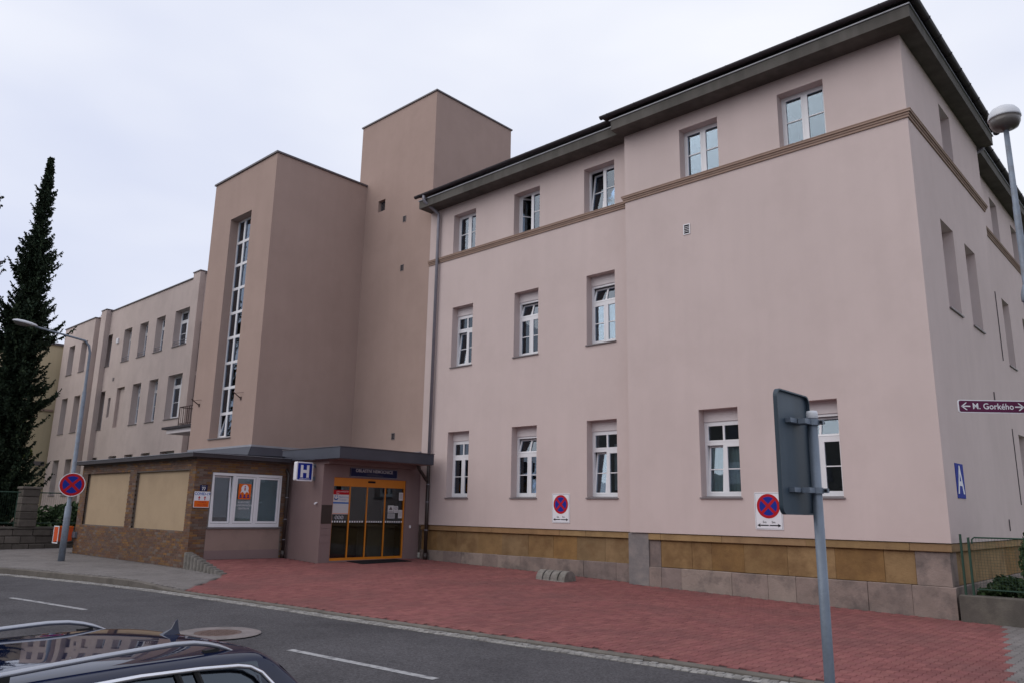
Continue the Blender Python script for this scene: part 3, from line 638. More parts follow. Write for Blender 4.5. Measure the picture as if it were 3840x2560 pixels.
# ------------------------------------------------------------------ towers
def coping(x0, x1, y0, y1, z, o=.06, t=.07):
    return MB().box(x0-o, x1+o, y0-o, y1+o, z-.0, z+t)
ST = thing('stair_tower', 'brown stucco stair tower with one tall narrow window', 'tower', (-28.1,14.08,0))
TX0, TX1, TY, TZ = -30.57, -25.62, 14.08, 15.46
b = MB(); so = (-28.93, -27.25, 4.53, 13.52)
wall(b, fY(TY), TX0, TX1, 3.2, TZ, [so], .42); wall(b, fX(TX1), TY, 19, 3.2, TZ)
b.poly([(TX0,TY,3.2),(TX0,19,3.2),(TX0,19,TZ),(TX0,TY,TZ)]); b.poly([(TX0,19,3.2),(TX1,19,3.2),(TX1,19,TZ),(TX0,19,TZ)]); b.poly([(TX0,TY,TZ),(TX1,TY,TZ),(TX1,19,TZ),(TX0,19,TZ)])
obj('wall', b, M['brown'], ST); obj('coping', coping(TX0, TX1, TY, 19, TZ), M['coping'], ST)
rows = [4.56,5.52,6.53,7.54,8.55,9.56,10.57,11.58,12.55,13.50]; ya = TY+.35
f = MB(); f.box(so[0],so[0]+.07,ya,ya+.07,4.56,13.5); f.box(so[1]-.07,so[1],ya,ya+.07,4.56,13.5); f.box(-28.43,-28.31,ya+.002,ya+.068,4.56,13.5); f.box(-27.87,-27.75,ya+.002,ya+.068,4.56,13.5)
for r in rows: f.box(so[0]+.07,so[1]-.07,ya+.001,ya+.069,r-.055,r+.055)
sw = obj('window', f, M['white'], ST)
for i in range(9):
    for x0, x1 in ((so[0]+.07,-28.43),(-28.31,-27.87),(-27.75,so[1]-.07)):
        if i == 0 and x0 < -28.5:
            bb = MB(); P = ring_mb(0, x1-x0, 0, .86, .045, -.03, .03); fr_ = lobj('sash', P, M['white'], sw); pn = lobj('pane', MB().box(.045,x1-x0-.045,-.004,.004,.045,.815), M['glass'], sw)
            for o in (fr_, pn): o.location = (x0+28.1, ya+.035-14.08, rows[0]+.055); o.rotation_euler = (-R(14),0,0)
        else: obj('pane', MB().box(x0, x1, ya+.03, ya+.038, rows[i]+.055, rows[i+1]-.055), M['glass'], sw)
obj('sill', MB().box(so[0]-.05, so[1]+.03, TY-.05, TY+.35, 4.49, 4.525), M['sill'], sw)
b = MB(); b.box(so[0]-.1, so[1]+.1, ya+1.6, ya+1.7, 4, 14); b.box(so[0]-.15, so[0]-.1, ya+.07, ya+1.7, 4, 14); b.box(so[1]+.1, so[1]+.15, ya+.07, ya+1.7, 4, 14)
obj('room', b, M['room'], sw)
for x in (-26.65, -29.97): obj('flag_holder', MB().tube([(x-.05,TY-.02,5.93),(x-.18,TY-.28,6.16)], .022, 8).tube([(x+.1,TY,6.14),(x-.15,TY-.22,6.10)], .008, 5).box(x-.09,x,TY-.02,TY+.001,5.86,5.99), M['rail'], ST)
b = MB()                                             # metal apron round the foot of the tower
b.prism([(TX0,TY-.005,4.14),(TX1+.005,TY-.005,4.14),(TX1+.30,TY-.30,3.70),(TX0-.1,TY-.30,3.70)], (0,.02,0)); b.prism([(TX1+.005,TY-.005,4.14),(TX1+.005,18.3,4.14),(TX1+.30,18.3,3.70),(TX1+.30,TY-.30,3.70)], (-.02,0,0))
obj('apron', b, M['flash'], ST)
obj('apron_edge', MB().box(TX0-.02, TX1+.04, TY-.035, TY+.001, 4.10, 4.17).box(TX1-.001, TX1+.035, TY+.001, 18.3, 4.10, 4.17), M['flashedge'], ST)
LT = thing('lift_tower', 'taller brown stucco tower behind the stair tower with small wall vents', 'tower', (-23.7,18.36,0))
b = MB(); wall(b, fY(18.365), -26.15, -21.30, 3.0, 18.36, [(-24.74,-24.28,14.06,14.56)], .2); wall(b, fX(-21.30), 18.365, 22.74, 3.0, 18.36)
b.poly([(-26.15,18.365,3),(-26.15,22.74,3),(-26.15,22.74,18.36),(-26.15,18.365,18.36)]); b.poly([(-26.15,22.74,3),(-21.3,22.74,3),(-21.3,22.74,18.36),(-26.15,22.74,18.36)]); b.poly([(-26.15,18.365,18.36),(-21.3,18.365,18.36),(-21.3,22.74,18.36),(-26.15,22.74,18.36)])
obj('wall', b, M['brown'], LT); obj('coping', coping(-26.15, -21.30, 18.365, 22.74, 18.36, .05, .06), M['coping'], LT)
grille(LT, '-Y', -24.74, 14.06, .46, .50, 18.365+.16, M['sill'], 6); 
for u, z in ((-23.05,13.21),(-23.05,11.16),(-23.08,4.55)): grille(LT, '-Y', u, z, .19, .25, 18.365, M['sill'], 4)
obj('flashing', MB().prism([(-25.6,18.36,4.02),(-21.30,18.36,4.02),(-21.30,17.9,3.90),(-25.6,17.9,3.90)], (0,0,.03)), M['flashedge'], LT)

# ------------------------------------------------------------------ entrance block, canopy, sliding door
EB = thing('entrance_porch', 'mauve stucco entrance porch with dark metal canopy and orange framed sliding door', 'porch', (-22.2,14.27,.33))
b = MB(); XD, YB = -21.28, 14.27
wall(b, fY(YB), -23.6, XD, -.2, 3.52); wall(b, fX(XD), YB, 18.34, -.2, 3.52, [(14.69,17.685,.36,2.975)], .16)
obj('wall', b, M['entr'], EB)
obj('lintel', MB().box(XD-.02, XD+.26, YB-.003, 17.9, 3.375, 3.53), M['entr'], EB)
XC, YC0, YC1 = -20.15, 14.05, 17.93
obj('canopy', MB().bbox(-23.45, XC, YC0, YC1, 3.50, 3.86, .012), M['flash'], EB)
obj('canopy_edge', MB().box(-23.47, XC+.02, YC0-.02, YC1+.02, 3.862, 3.885), M['coping'], EB)
obj('soffit', MB().box(-23.4, XC-.05, YC0+.05, YC1-.05, 3.488, 3.503), M['entr'], EB)
fx = XD-.10
d = MB(); d.box(fx-.06, fx+.06, 14.69, 17.685, 2.70, 2.972); d.box(fx-.05, fx+.05, 14.69, 14.73, .36, 2.70); d.box(fx-.05, fx+.05, 17.645, 17.685, .36, 2.70); d.box(fx-.05, fx+.05, 14.73, 17.645, .355, .44)
for y in (15.39, 16.09, 16.85): d.box(fx-.04, fx+.03, y-.02, y+.02, .44, 2.70)
door = obj('sliding_door', d, M['orange'], EB)
obj('door_sensor', MB().bbox(fx+.06, fx+.10, 16.07, 16.35, 2.84, 2.90, .01), M['signblack'], door)
ys = [14.73, 15.362, 15.418, 16.062, 16.118, 16.822, 16.878, 17.645]
for i in range(4): obj('pane', MB().box(fx-.006, fx+.006, ys[2*i], ys[2*i+1], .44, 2.70), M['doorglass'], door)
b = MB(); y = 14.75
while y < 17.6:
    if not any(abs(y+.03-c) < .05 for c in (15.39,16.09,16.85)): b.box(fx+.0065, fx+.009, y, y+.05, 1.545, 1.60)
    y += .098
obj('safety_marking', b, M['signwhite'], door)
b = MB(); b.box(-23.3,-23.25,14.5,18.2,.3,3.3); b.box(-23.3,fx-.08,14.45,14.5,.3,3.3); b.box(-23.3,fx-.08,18.2,18.25,.3,3.3); b.box(-23.3,fx-.06,14.5,18.2,3.28,3.33); b.box(-23.3,fx-.03,14.5,18.2,.28,.345)
obj('room', b, M['room'], EB)
obj('reception_desk', MB().box(-22.9,-22.3,16.9,18.1,.35,1.4).box(-22.95,-22.2,16.8,18.15,1.4,1.45), M['blind'], EB)
for z0, z1, m in ((1.51,2.09,'pipebrown'),): obj('dark_panel', MB().bbox(XD, XD+.012, 14.285, 14.665, z0, z1, .003), M[m], EB)
for z0, z1 in ((1.36,1.49),(1.16,1.345),(.92,1.145)): obj('mail_slot', MB().bbox(XD, XD+.010, 14.285, 14.655, z0, z1, .003), M['entr'], EB)
obj('push_button', MB().bbox(XD, XD+.03, 17.90, 17.96, 1.36, 1.46, .008), M['signwhite'], EB)
obj('wall_spotlight', MB().tube([(-21.55,YB,2.15),(-21.52,YB-.1,2.12)], .03, 8), M['signwhite'], EB)
dm = MB().bbox(-21.2, -20.35, 15.3, 17.3, 0, .018, .005).xf(lambda x, y, z: (x, y, z+float(hred(np.array(x), np.array(y)))+.002))
tag(obj('door_mat', dm, M['matblack']), 'black door mat in front of the sliding door', 'door mat')
# downpipe between porch and lodge
obj('downpipe', MB().tube([(-23.36,14.10,3.45),(-23.3,14.10,3.3),(-23.08,14.12,3.05),(-23.08,14.12,.42)], .055, 12).tube([(-23.08,14.12,.62),(-23.08,14.12,.36)], .075, 12), M['pipebrown'], EB, True)
for z in (.95, 1.6, 2.3): obj('pipe_clip', MB().tube([(-23.08,14.12,z),(-23.08,14.12,z+.025)], .062, 10), M['zinc'], EB)

# ------------------------------------------------------------------ brick lodge
BL = thing('brick_lodge', 'low flat-roofed brick lodge with two boarded cream panels', 'building', (-28,10.98,.18))
LX0, LX1, LY = -32.62, -23.2, 10.98
panels = [(-32.03,-28.11,1.25,3.10), (-27.52,-23.60,1.23,3.07)]
b = MB(); wall(b, fY(LY+.010), LX0, LX1-.01, -.2, 3.45, panels, .12); wall(b, fX(LX1-.010), LY+.01, 14.28, -.2, 3.45, [(11.55,13.95,1.36,3.01)], .05)
b.poly([(LX0,LY+.01,-.2),(LX0,14.3,-.2),(LX0,14.3,3.45),(LX0,LY+.01,3.45)]); obj('wall', b, M['mortar'], BL)
for a,c,e,f in panels: obj('board_panel', MB().box(a+.002, c-.002, LY+.10, LY+.14, e+.002, f-.002), M['board'], BL)
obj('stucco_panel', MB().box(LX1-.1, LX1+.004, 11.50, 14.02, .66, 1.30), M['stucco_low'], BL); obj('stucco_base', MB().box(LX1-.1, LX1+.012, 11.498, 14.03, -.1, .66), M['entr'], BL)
bricks = []
def lay(fn, u0, u1, z0, z1, excl, ph):
    z = z0; row = 0
    while z < z1-.03:
        zt_ = min(z+.065, z1); u = u0-(.13 if row % 2 else 0)
        while u < u1:
            a, c = max(u, u0), min(u+.25, u1)
            seg = [(a, c)]
            for e in excl:
                if z+.04 > e[2] and z+.02 < e[3]:
                    ns = []
                    for s0, s1 in seg:
                        if e[1] <= s0 or e[0] >= s1: ns.append((s0, s1)); continue
                        if s0 < e[0]: ns.append((s0, e[0]))
                        if s1 > e[1]: ns.append((e[1], s1))
                    seg = ns
            for s0, s1 in seg:
                if s1-s0 > .045: bricks.append((fn, s0, s1, z, zt_))
            u += .26
        z += .075; row += 1
lay('-Y', LX0, LX1, .03, 3.43, panels, 0); lay('+X', LY+.004, 14.20, .03, 3.43, [(11.49,14.05,-1,1.31),(11.52,13.98,1.3,3.03)], 0)
bm0 = MB().bbox(-.5,.5,-.5,.5,-.5,.5,.04); BR = bm0.mesh('brick'); rest = MB()
def bkey(q):
    fn, s0, s1, z0, z1 = q; u = (s0+s1)/2; x, y = (u, LY) if fn == '-Y' else (LX1, u); d2 = x*x+y*y
    return -(s1-s0)*((y if fn == '-Y' else -x)/math.sqrt(d2))/d2
bricks.sort(key=bkey)
for k, (fn, s0, s1, z0, z1) in enumerate(bricks):
    u = (s0+s1)/2; j = random.uniform(-.002,.002)
    c = (u, LY+.028+j, (z0+z1)/2) if fn == '-Y' else (LX1-.028+j, u, (z0+z1)/2); sc = (s1-s0, .056, z1-z0) if fn == '-Y' else (.056, s1-s0, z1-z0)
    if k < 300:
        o = link('brick', BR, M['brick'], BL); o.location = (c[0]+28, c[1]-10.98, c[2]-.18); o.scale = sc
    else: rest.add([(c[0]+x*sc[0], c[1]+y*sc[1], c[2]+z*sc[2]) for x, y, z in bm0.v], bm0.f)
obj('bricks', rest, M['brick'], BL, False, 'stuff')
rf = obj('roof', MB().box(LX0-.1, -22.88, 10.70, 14.1, 3.44, 3.56).box(LX0-.1,-23.5,14.1,17,3.44,3.58), M['gutter'], BL)
obj('roof_edge', MB().box(LX0-.12, -22.86, 10.68, 10.76, 3.561, 3.573).box(-22.94, -22.86, 10.76, 14.04, 3.561, 3.5725), M['flashedge'], rf)
obj('roof_sheet', MB().prism([(LX0-.1,10.76,3.572),(-22.94,10.76,3.572),(-23.3,14.05,3.66),(LX0-.1,14.05,3.66)], (0,0,-.02)), M['flash'], rf)
# three-part reception window
f = MB(); wx = LX1-.01
f.box(wx-.06, wx+.02, 11.55, 11.61, 1.36, 3.01); f.box(wx-.06, wx+.02, 13.89, 13.95, 1.36, 3.01); f.box(wx-.06, wx+.019, 11.61, 13.89, 2.93, 3.01); f.box(wx-.06, wx+.019, 11.61, 13.89, 1.36, 1.47)
for y in (12.28, 13.06): f.box(wx-.06, wx+.0185, y-.045, y+.045, 1.47, 2.93)
lw = obj('window', f, M['white'], BL)
for a, c in ((12.335,13.005),(13.115,13.88)):
    b = MB().box(wx-.045, wx+.005, a, a+.06, 1.48, 2.92).box(wx-.045, wx+.005, c-.06, c, 1.48, 2.92).box(wx-.045, wx+.004, a+.06, c-.06, 1.48, 1.54).box(wx-.045, wx+.004, a+.06, c-.06, 2.86, 2.92); obj('sash', b, M['white'], lw)
    obj('pane', MB().box(wx-.03, wx-.022, a+.06, c-.06, 1.54, 2.86), M['glass'], lw); obj('blind', MB().box(wx-.075, wx-.065, a, c, 1.5, 2.9), M['curtain'], lw)
sl_ = lobj('sash', ring_mb(0,.60,0,1.44,.05,-.03,.03), M['white'], lw); pn = lobj('pane', MB().box(.05,.55,-.004,.004,.05,1.39), M['glass'], lw)
for o in (sl_, pn): o.location = (wx-.04+28, 11.62-10.98, 1.48-.18); o.rotation_euler = (-R(3.5), 0, R(90))
b = MB(); 
for k in range(40): b.box(wx-.17, wx-.155, 11.62, 12.23, 1.66+k*.031, 1.683+k*.031)
obj('venetian_blind', b, M['blind'], lw)
obj('sill', MB().box(wx-.02, wx+.07, 11.50, 14.0, 1.315, 1.358), M['sill'], lw)
b = MB(); b.box(wx-1.6,wx-1.55,11.3,14.1,1.0,3.3); b.box(wx-1.6,wx-.08,11.3,11.35,1.0,3.3); b.box(wx-1.6,wx-.08,14.05,14.1,1.0,3.3); b.box(wx-1.6,wx-.08,11.3,14.1,3.25,3.3); b.box(wx-1.6,wx-.08,11.3,14.1,1.0,1.05); obj('room', b, M['room'], lw)

# ------------------------------------------------------------------ left wing
LW = thing('hospital_annex', 'long pale pink three-storey wing left of the stair tower with flat parapet', 'building', (-44,17.0,.2))
wr = [-38.44,-41.31,-43.49,-45.73,-48.60,-50.76]; ww_ = [1.66,1.12,1.12,1.10,1.10,1.10]
ROWS = [(10.11,12.05),(6.30,8.60),(2.47,4.68)]
ops = []; niche = None
for i, (r, w) in enumerate(zip(wr, ww_)):
    for k, (z0, z1) in enumerate(ROWS): ops.append((r-w, r, z0, z1, i, k))
ops_w = [o[:4] for o in ops]+[(-48.0,-47.64,6.97,8.12)]
b = MB(); wall(b, fY(17.0), -52.5, -30.0, -.2, 13.53, ops_w, .40)
YF = 16.67; far = []
for r in (-51.72,-53.92):
    for z0, z1 in ROWS: far.append((r-1.03, r, z0, z1))
wall(b, fY(YF), -56.15, -50.85, -.2, 13.34, far, .40); b.poly([(-50.85,YF,-.2),(-50.85,17,-.2),(-50.85,17,13.34),(-50.85,YF,13.34)]); b.poly([(-56.15,YF,-.2),(-56.15,28,-.2),(-56.15,28,13.34),(-56.15,YF,13.34)])
b.poly([(-56.15,YF,13.33),(-50.85,YF,13.33),(-50.85,28,13.33),(-56.15,28,13.33)]); b.poly([(-52.5,17,13.52),(-30,17,13.52),(-30,28,13.52),(-52.5,28,13.52)]); b.poly([(-56.15,28,-.2),(-30,28,-.2),(-30,28,13.5),(-56.15,28,13.5)])
obj('wall', b, M['wingpink'], LW)
obj('coping', MB().box(-50.9,-30.6,16.94,17.3,13.531,13.58).box(-56.2,-50.8,YF-.06,YF+.3,13.341,13.39), M['coping'], LW)
for x0, x1 in ((-37.75,-37.0),(-50.05,-49.25)):
    obj('pilaster', MB().box(x0, x1, 16.70, 17.001, -.1, 13.62), M['wingpink'], LW); obj('pilaster_cap', MB().box(x0-.04, x1+.04, 16.66, 17.2, 13.621, 13.67), M['coping'], LW)
for a,c,z0,z1,i,k in ops:
    if i == 3 and k == 1: obj('blind_niche', MB().box(a+.001, c-.001, 17.18, 17.25, z0+.001, z1-.001), M['wingpink'], LW); continue
    window(LW, '-Y', a, z0, c-a, z1-z0, 17.0, 'L', dict(f=12) if (i, k) in ((1,1),(2,1)) else {}, ('curtain',.04,.5,0,1) if i == 0 and k == 1 else None, .40, True, True, k == 0 and i < 4)
for a,c,z0,z1 in far: window(LW, '-Y', a, z0, c-a, z1-z0, YF, 'L', {}, None, .40)
obj('slot_frame', MB().box(-48.0,-47.64,17.2,17.25,6.97,8.12), M['glass'], LW); obj('slot_back', MB().box(-48.02,-47.62,17.35,17.4,6.9,8.2), M['room'], LW)
obj('wall_lamp', MB().bbox(-47.75,-47.5,16.92,17.0,11.35,11.65,.02), M['signwhite'], LW)
obj('wall_plate', MB().bbox(-47.7,-47.5,16.97,17.0,9.1,9.3,.01), M['sill'], LW)
for z0, z1 in ((3.7,8.3),(8.5,11.0)): obj('lightning_rod', MB().tube([(-36.9,16.95,z0),(-36.9,16.95,z1)], .012, 6), M['rail'], LW)
BA = thing('balcony', 'small balcony with brown metal railing beside the stair tower', 'balcony', (-32,14.9,5))
obj('slab', MB().box(-33.3,-30.57,14.30,17.0,4.98,5.16), M['whitepanel'], BA); obj('slab_edge', MB().box(-33.55,-30.57,14.18,17.0,5.161,5.26), M['gutter'], BA)
b = MB()
P0, P1, P2 = (-32.35,14.35), (-30.6,14.35), (-32.35,16.9)
for p, q in ((P0,P1),(P0,P2)):
    for z in (6.06,5.36): b.tube([(*p,z),(*q,z)], .02 if z > 6 else .014, 6)
    n_ = int(math.hypot(q[0]-p[0], q[1]-p[1])/.16)
    for i in range(n_+1):
        x, y = p[0]+(q[0]-p[0])*i/n_, p[1]+(q[1]-p[1])*i/n_; b.tube([(x,y,5.26),(x,y,6.06)], .018 if i % 5 == 0 else .009, 5)
obj('railing', b, M['rail'], BA)

# cream building beyond
CB = thing('cream_building', 'cream stucco building end wall behind the spruce', 'building', (-57.3,12,.2))
obj('wall', MB().box(-75,-57.3,4,30,-.3,12.45), M['cream'], CB); obj('coping', MB().box(-75.1,-57.2,3.9,30.1,12.451,12.6), M['coping'], CB)
obj('string_course', MB().box(-57.3,-57.22,4,16.9,7.98,8.12), M['trim'], CB); obj('vent_panel', MB().bbox(-57.3,-57.25,15.95,16.85,4.42,4.7,.01), M['sill'], CB)
obj('plinth', MB().box(-57.31,-57.2,4,16.9,-.3,1.0), M['stucco_low'], CB)

# ------------------------------------------------------------------ signs
def no_stop(root, r, cx=0, cy=0, z=.004):
    lobj('red_disc', MB().disc(r, z+.002, 44, cx, cy), M['signred'], root)
    lobj('blue_disc', MB().disc(r*.77, z+.004, 40, cx, cy), M['signblue'], root)
    b = MB(); w = r*.115
    for a in (45, -45):
        c, s_ = math.cos(R(a)), math.sin(R(a)); zz = z+.0048 if a > 0 else z+.0052
        pts = [(-r*.8,-w),(r*.8,-w),(r*.8,w),(-r*.8,w)]; b.prism([(cx+x*c-y*s_, cy+x*s_+y*c, zz) for x, y in pts], (0,0,.0008))
    lobj('red_cross', b, M['signred'], root)
def arrow(b, x0, x1, y, w, z):                       # arrow from x0 (tail) to x1 (tip)
    s_ = 1 if x1 > x0 else -1
    b.prism([(x0,y-w/2,z),(x1-s_*w*2.2,y-w/2,z),(x1-s_*w*2.2,y+w/2,z),(x0,y+w/2,z)][::s_], (0,0,.0012)); b.prism([(x1-s_*w*3.2,y-w*1.7,z),(x1,y,z),(x1-s_*w*3.2,y+w*1.7,z),(x1-s_*w*2.4,y,z)][::s_], (0,0,.0014))
def board(w, h, t=.012, r=.03, n=4, z=0):
    pts = []
    for cx, cy, a0 in ((w/2-r,h/2-r,0),(-w/2+r,h/2-r,90),(-w/2+r,-h/2+r,180),(w/2-r,-h/2+r,270)):
        for k in range(n+1): a = R(a0+90*k/n); pts.append((cx+r*math.cos(a), cy+r*math.sin(a), z))
    return MB().prism(pts, (0,0,t))
def wall_no_stop(cx, cz, y, w, h, lab):
    t = thing('no_stopping_sign', lab, 'sign', group='no stopping boards on the pink wall', M=frame((cx, y, cz), '-Y'))
    lobj('panel', board(w, h, .015, .02), M['signwhite'], t)
    b = MB(); e = .018
    for x0, x1, y0, y1 in ((-w/2+e,w/2-e,h/2-e-.006,h/2-e),(-w/2+e,w/2-e,-h/2+e,-h/2+e+.006),(-w/2+e,-w/2+e+.006,-h/2+e,h/2-e),(w/2-e-.006,w/2-e,-h/2+e,h/2-e)): b.box(x0,x1,y0,y1,.015,.0158)
    lobj('border', b, M['signblack'], t)
    no_stop(t, w*.415, 0, h*.13, .017)
    for q in (-1, 1): b = MB(); arrow(b, q*.012, q*w*.43, -h*.385, .026, .0165); lobj('arrow', b, M['signblack'], t)
    for x in (-w*.16, w*.16): lobj('lettering', text_mb('5m', .075, x, -h*.30, .0168, bold=.001), M['signblack'], t)
wall_no_stop(-14.83, 2.105, YL, .665, .855, 'no stopping board on the pink wall between two ground floor windows, left one')
wall_no_stop(-8.20, 2.095, YR, .69, .87, 'no stopping board on the pink wall next to the sign pole, right one')
# letter A on the end wall
t = thing('letter_sign', 'blue panel with a white letter A on the end wall', 'sign', M=frame((X1, 19.225, 2.795), '+X'))
lobj('panel', board(.67,.75,.012,.005), M['signblue'], t); lobj('lettering', text_mb('A', .86, 0, -.01, .0135, bold=.012, sx=.9), M['signwhite'], t)
# hospital name board over the door
t = thing('name_board', 'navy board with silver hospital name above the sliding door', 'sign', M=frame((XD, 16.265, 3.165), '+X'))
lobj('panel', board(1.97,.29,.03,.008), M['navy'], t); 
b = MB()
for x0,x1,y0,y1 in ((-.975,.975,.132,.138),(-.975,.975,-.138,-.132),(-.975,-.969,-.132,.132),(.969,.975,-.132,.132)): b.box(x0,x1,y0,y1,.03,.0308)
lobj('border', b, M['silver'], t)
lobj('lettering', text_mb('OBLASTNÍ NEMOCNICE', .145, 0, .055, .0315, bold=.003, sx=1.0), M['silver'], t); lobj('lettering', text_mb('TRUTNOV a.s.', .10, .02, -.075, .0315, sx=1.1), M['coping'], t)
# H box sign on brackets
t = thing('hospital_sign', 'blue and white box sign with a big letter H on brackets', 'sign', M=frame((-21.70,13.845,3.12), '+X'))
lobj('housing', board(.60,.60,.17,.05,5,-.17), M['signwhite'], t); lobj('blue_field', board(.52,.52,.002,.03,4,0.0005), M['signblue'], t)
b = MB(); b.box(-.155,-.065,-.19,.20,.003,.0045); b.box(.065,.155,-.19,.20,.003,.0045); b.box(-.065,.065,-.045,.05,.0031,.0044); lobj('letter_h', b, M['signwhite'], t)
lobj('lettering', text_mb('NEMOCNICE', .052, 0, -.232, .003, bold=.0005, sx=1.25), M['signwhite'], t)
b = MB()
for y in (-.2,.2): b.box(.298,.435,y-.02,y+.02,-.10,-.07); b.box(.40,.43,y-.06,y+.06,-.13,-.04)
lobj('bracket', b, M['steel'], t)
# house number and COVID board on the lodge corner
t = thing('house_number', 'small dark house number plate 77 on the brick corner', 'sign', M=frame((LX1+.002,11.29,2.525), '+X'))
lobj('panel', board(.235,.185,.01,.01), M['navy'], t); lobj('lettering', text_mb('77', .125, 0, -.03, .0112, bold=.003), M['signwhite'], t); lobj('lettering', text_mb('KRYBLICE', .032, 0, .06, .0112), M['signwhite'], t)
t = thing('notice_board', 'white and orange COVID notice board below the house number', 'sign', M=frame((LX1+.003,11.265,2.18), '+X'))
lobj('panel', board(.50,.48,.012,.015), M['signwhite'], t); b = MB(); b.box(-.235,.235,-.225,-.035,.012,.0128); lobj('orange_field', b, M['redorange'], t)
lobj('lettering', text_mb('COVID-19', .112, 0, .165, .0135, bold=.003), M['skyblue'], t)
for x in (-.09,.09): b = MB().box(x-.014,x+.014,-.02,.05,.012,.0132); b.prism([(x-.04,.045,.0121),(x+.04,.045,.0121),(x,.105,.0121)], (0,0,.0012)); lobj('arrow', b, M['signred'], t)
lobj('lettering', text_mb('ODBĚR', .075, .02, -.085, .0135), M['signred'], t); lobj('lettering', text_mb('PRO PĚŠÍ', .075, .02, -.17, .0135), M['signred'], t)
# orange information panel behind the lodge window
t = thing('information_panel', 'orange information panel with white letter i hanging in the lodge window', 'sign', M=frame((wx+.0065,12.66,2.46), '+X'))
lobj('panel', board(.43,.48,.004,.025), M['redorange'], t)
b = MB().disc(.125,.006,28,0,.09); b.prism([(-.07,.0,.004),(.07,.0,.004),(.0,-.085,.004)], (0,0,.0018)); b.prism([(-.15,-.06,.004),(-.09,.10,.004),(-.05,.02,.004)], (0,0,.0015)); b.prism([(.15,-.06,.004),(.05,.02,.004),(.09,.10,.004)], (0,0,.0015)); lobj('speech_bubble', b, M['signwhite'], t)
lobj('letter_stem', MB().box(-.02,.02,.03,.125,.0062,.0068), M['signred'], t); lobj('letter_dot', MB().disc(.024,.0068,14,0,.16,.0006), M['signred'], t)
b = MB()
for x in (-.13,0,.13): b.disc(.032,.006,16,x,-.12); b.prism([(x-.05,-.2,.004),(x+.05,-.2,.004),(x+.04,-.155,.004),(x-.04,-.155,.004)], (0,0,.0016))
lobj('people_symbol', b, M['purple'], t)
for i, s_ in enumerate(('KLIENTSKÉ','A INFORMAČNÍ','CENTRUM')): lobj('lettering', text_mb(s_, .082, 0, -.335-i*.098, .002), M['signwhite'], t)
# posters on the door glass
def poster(name, lab, y, z, w, h, fill='paper'):
    t = thing(name, lab, 'poster', M=frame((fx+.0065,y,z), '+X')); lobj('sheet', board(w,h,.001,.004), M[fill], t); return t
t = poster('door_poster', 'large white poster with red and blue bands on the left door pane', 15.07, 2.19, .66, .77)
b = MB().box(-.33,.33,.24,.385,.001,.0018); lobj('red_band', b, M['signred'], t); b = MB().box(-.33,.33,-.05,.0,.001,.0018); lobj('blue_band', b, M['skyblue'], t)
b = MB().disc(.022,.0018,14,-.24,.19,.0006).disc(.022,.0018,14,-.16,.19,.0006)
for k in range(9): a = R(190+k*20); b.disc(.02,.0018,10,-.20+.065*math.cos(a),.13+.055*math.sin(a),.0006)
lobj('smile_logo', b, M['skyblue'], t); lobj('lettering', text_mb('Nemocnice', .082, .10, .165, .002), M['skyblue'], t); lobj('lettering', text_mb('Trutnov', .082, .06, .075, .002), M['skyblue'], t)
b = MB()
for k, wd in enumerate((.24,.07,.22,.26,.24,.27,.25)): b.box(-wd,wd,-.095-k*.042,-.082-k*.042,.001,.0016)
lobj('text_lines', b, M['silver'], t); b = MB().box(-.30,.30,-.37,-.355,.001,.0016); lobj('text_line', b, M['redorange'], t); lobj('lettering', text_mb('KRÁLOVÉHRADECKÝ', .05, .04, .335, .002), M['signwhite'], t); lobj('lettering', text_mb('KRAJ', .05, -.15, .275, .002), M['signwhite'], t)
t = poster('door_stickers', 'row of three round ban stickers under the large poster', 15.03, 1.705, .36, .13, 'signblack')
for k in (-1,0,1):
    b = MB(); n = 24
    for r, in ((.045,),(.056,)): b.v += [(k*.115+r*math.cos(2*math.pi*i/n), r*math.sin(2*math.pi*i/n), .002) for i in range(n)]
    b.f = [(i,(i+1)%n,n+(i+1)%n,n+i) for i in range(n)]; b.prism([(k*.115-.035,-.028,.0015),(k*.115-.028,-.035,.0015),(k*.115+.035,.028,.0015),(k*.115+.028,.035,.0015)], (0,0,.0006)); lobj('ban_symbol', b, M['signwhite'], t)
for nm, lab, y, z, w, h, k in (('warning_notice','white notice with a triangle on the right door pane',17.13,2.0,.26,.24,'tri'),('ban_notice','small notice with a ban circle on the right door pane',17.36,1.99,.17,.23,'ban'),('pale_notice','narrow pale sheet high on the right door pane edge',17.565,2.43,.20,.27,None),('narrow_notice','narrow pale sheet at middle height on the right door edge',17.56,1.835,.20,.28,None),('grey_notice','grey notice below the triangle notice on the right pane',17.16,1.77,.32,.17,'lines')):
    t = poster(nm, lab, y, z, w, h, 'blind' if k == 'lines' else 'paper')
    b = MB()
    if k == 'tri': b.prism([(-.08,-.03,.0012),(.08,-.03,.0012),(0,.09,.0012)], (0,0,.0006)); b.box(-.1,.1,-.08,-.07,.001,.0016); b.box(-.1,.1,-.1,-.092,.001,.0016)
    elif k == 'ban':
        n = 20
        for r in (.045,.06): b.v += [(r*math.cos(2*math.pi*i/n), .035+r*math.sin(2*math.pi*i/n), .0015) for i in range(n)]
        b.f = [(i,(i+1)%n,n+(i+1)%n,n+i) for i in range(n)]; b.prism([(-.04,.0,.0012),(-.033,-.007,.0012),(.04,.07,.0012),(.033,.077,.0012)], (0,0,.0006)); b.box(-.06,.06,-.07,-.06,.001,.0016)
    elif k == 'lines':
        for q in range(5): b.box(-.13,.13,.05-q*.026,.06-q*.026,.001,.0016)
    else:
        for q in range(6): b.box(-w*.36,w*.30,.08-q*.03,.087-q*.03,.001,.0016)
    lobj('print', b, M['coping'], t)

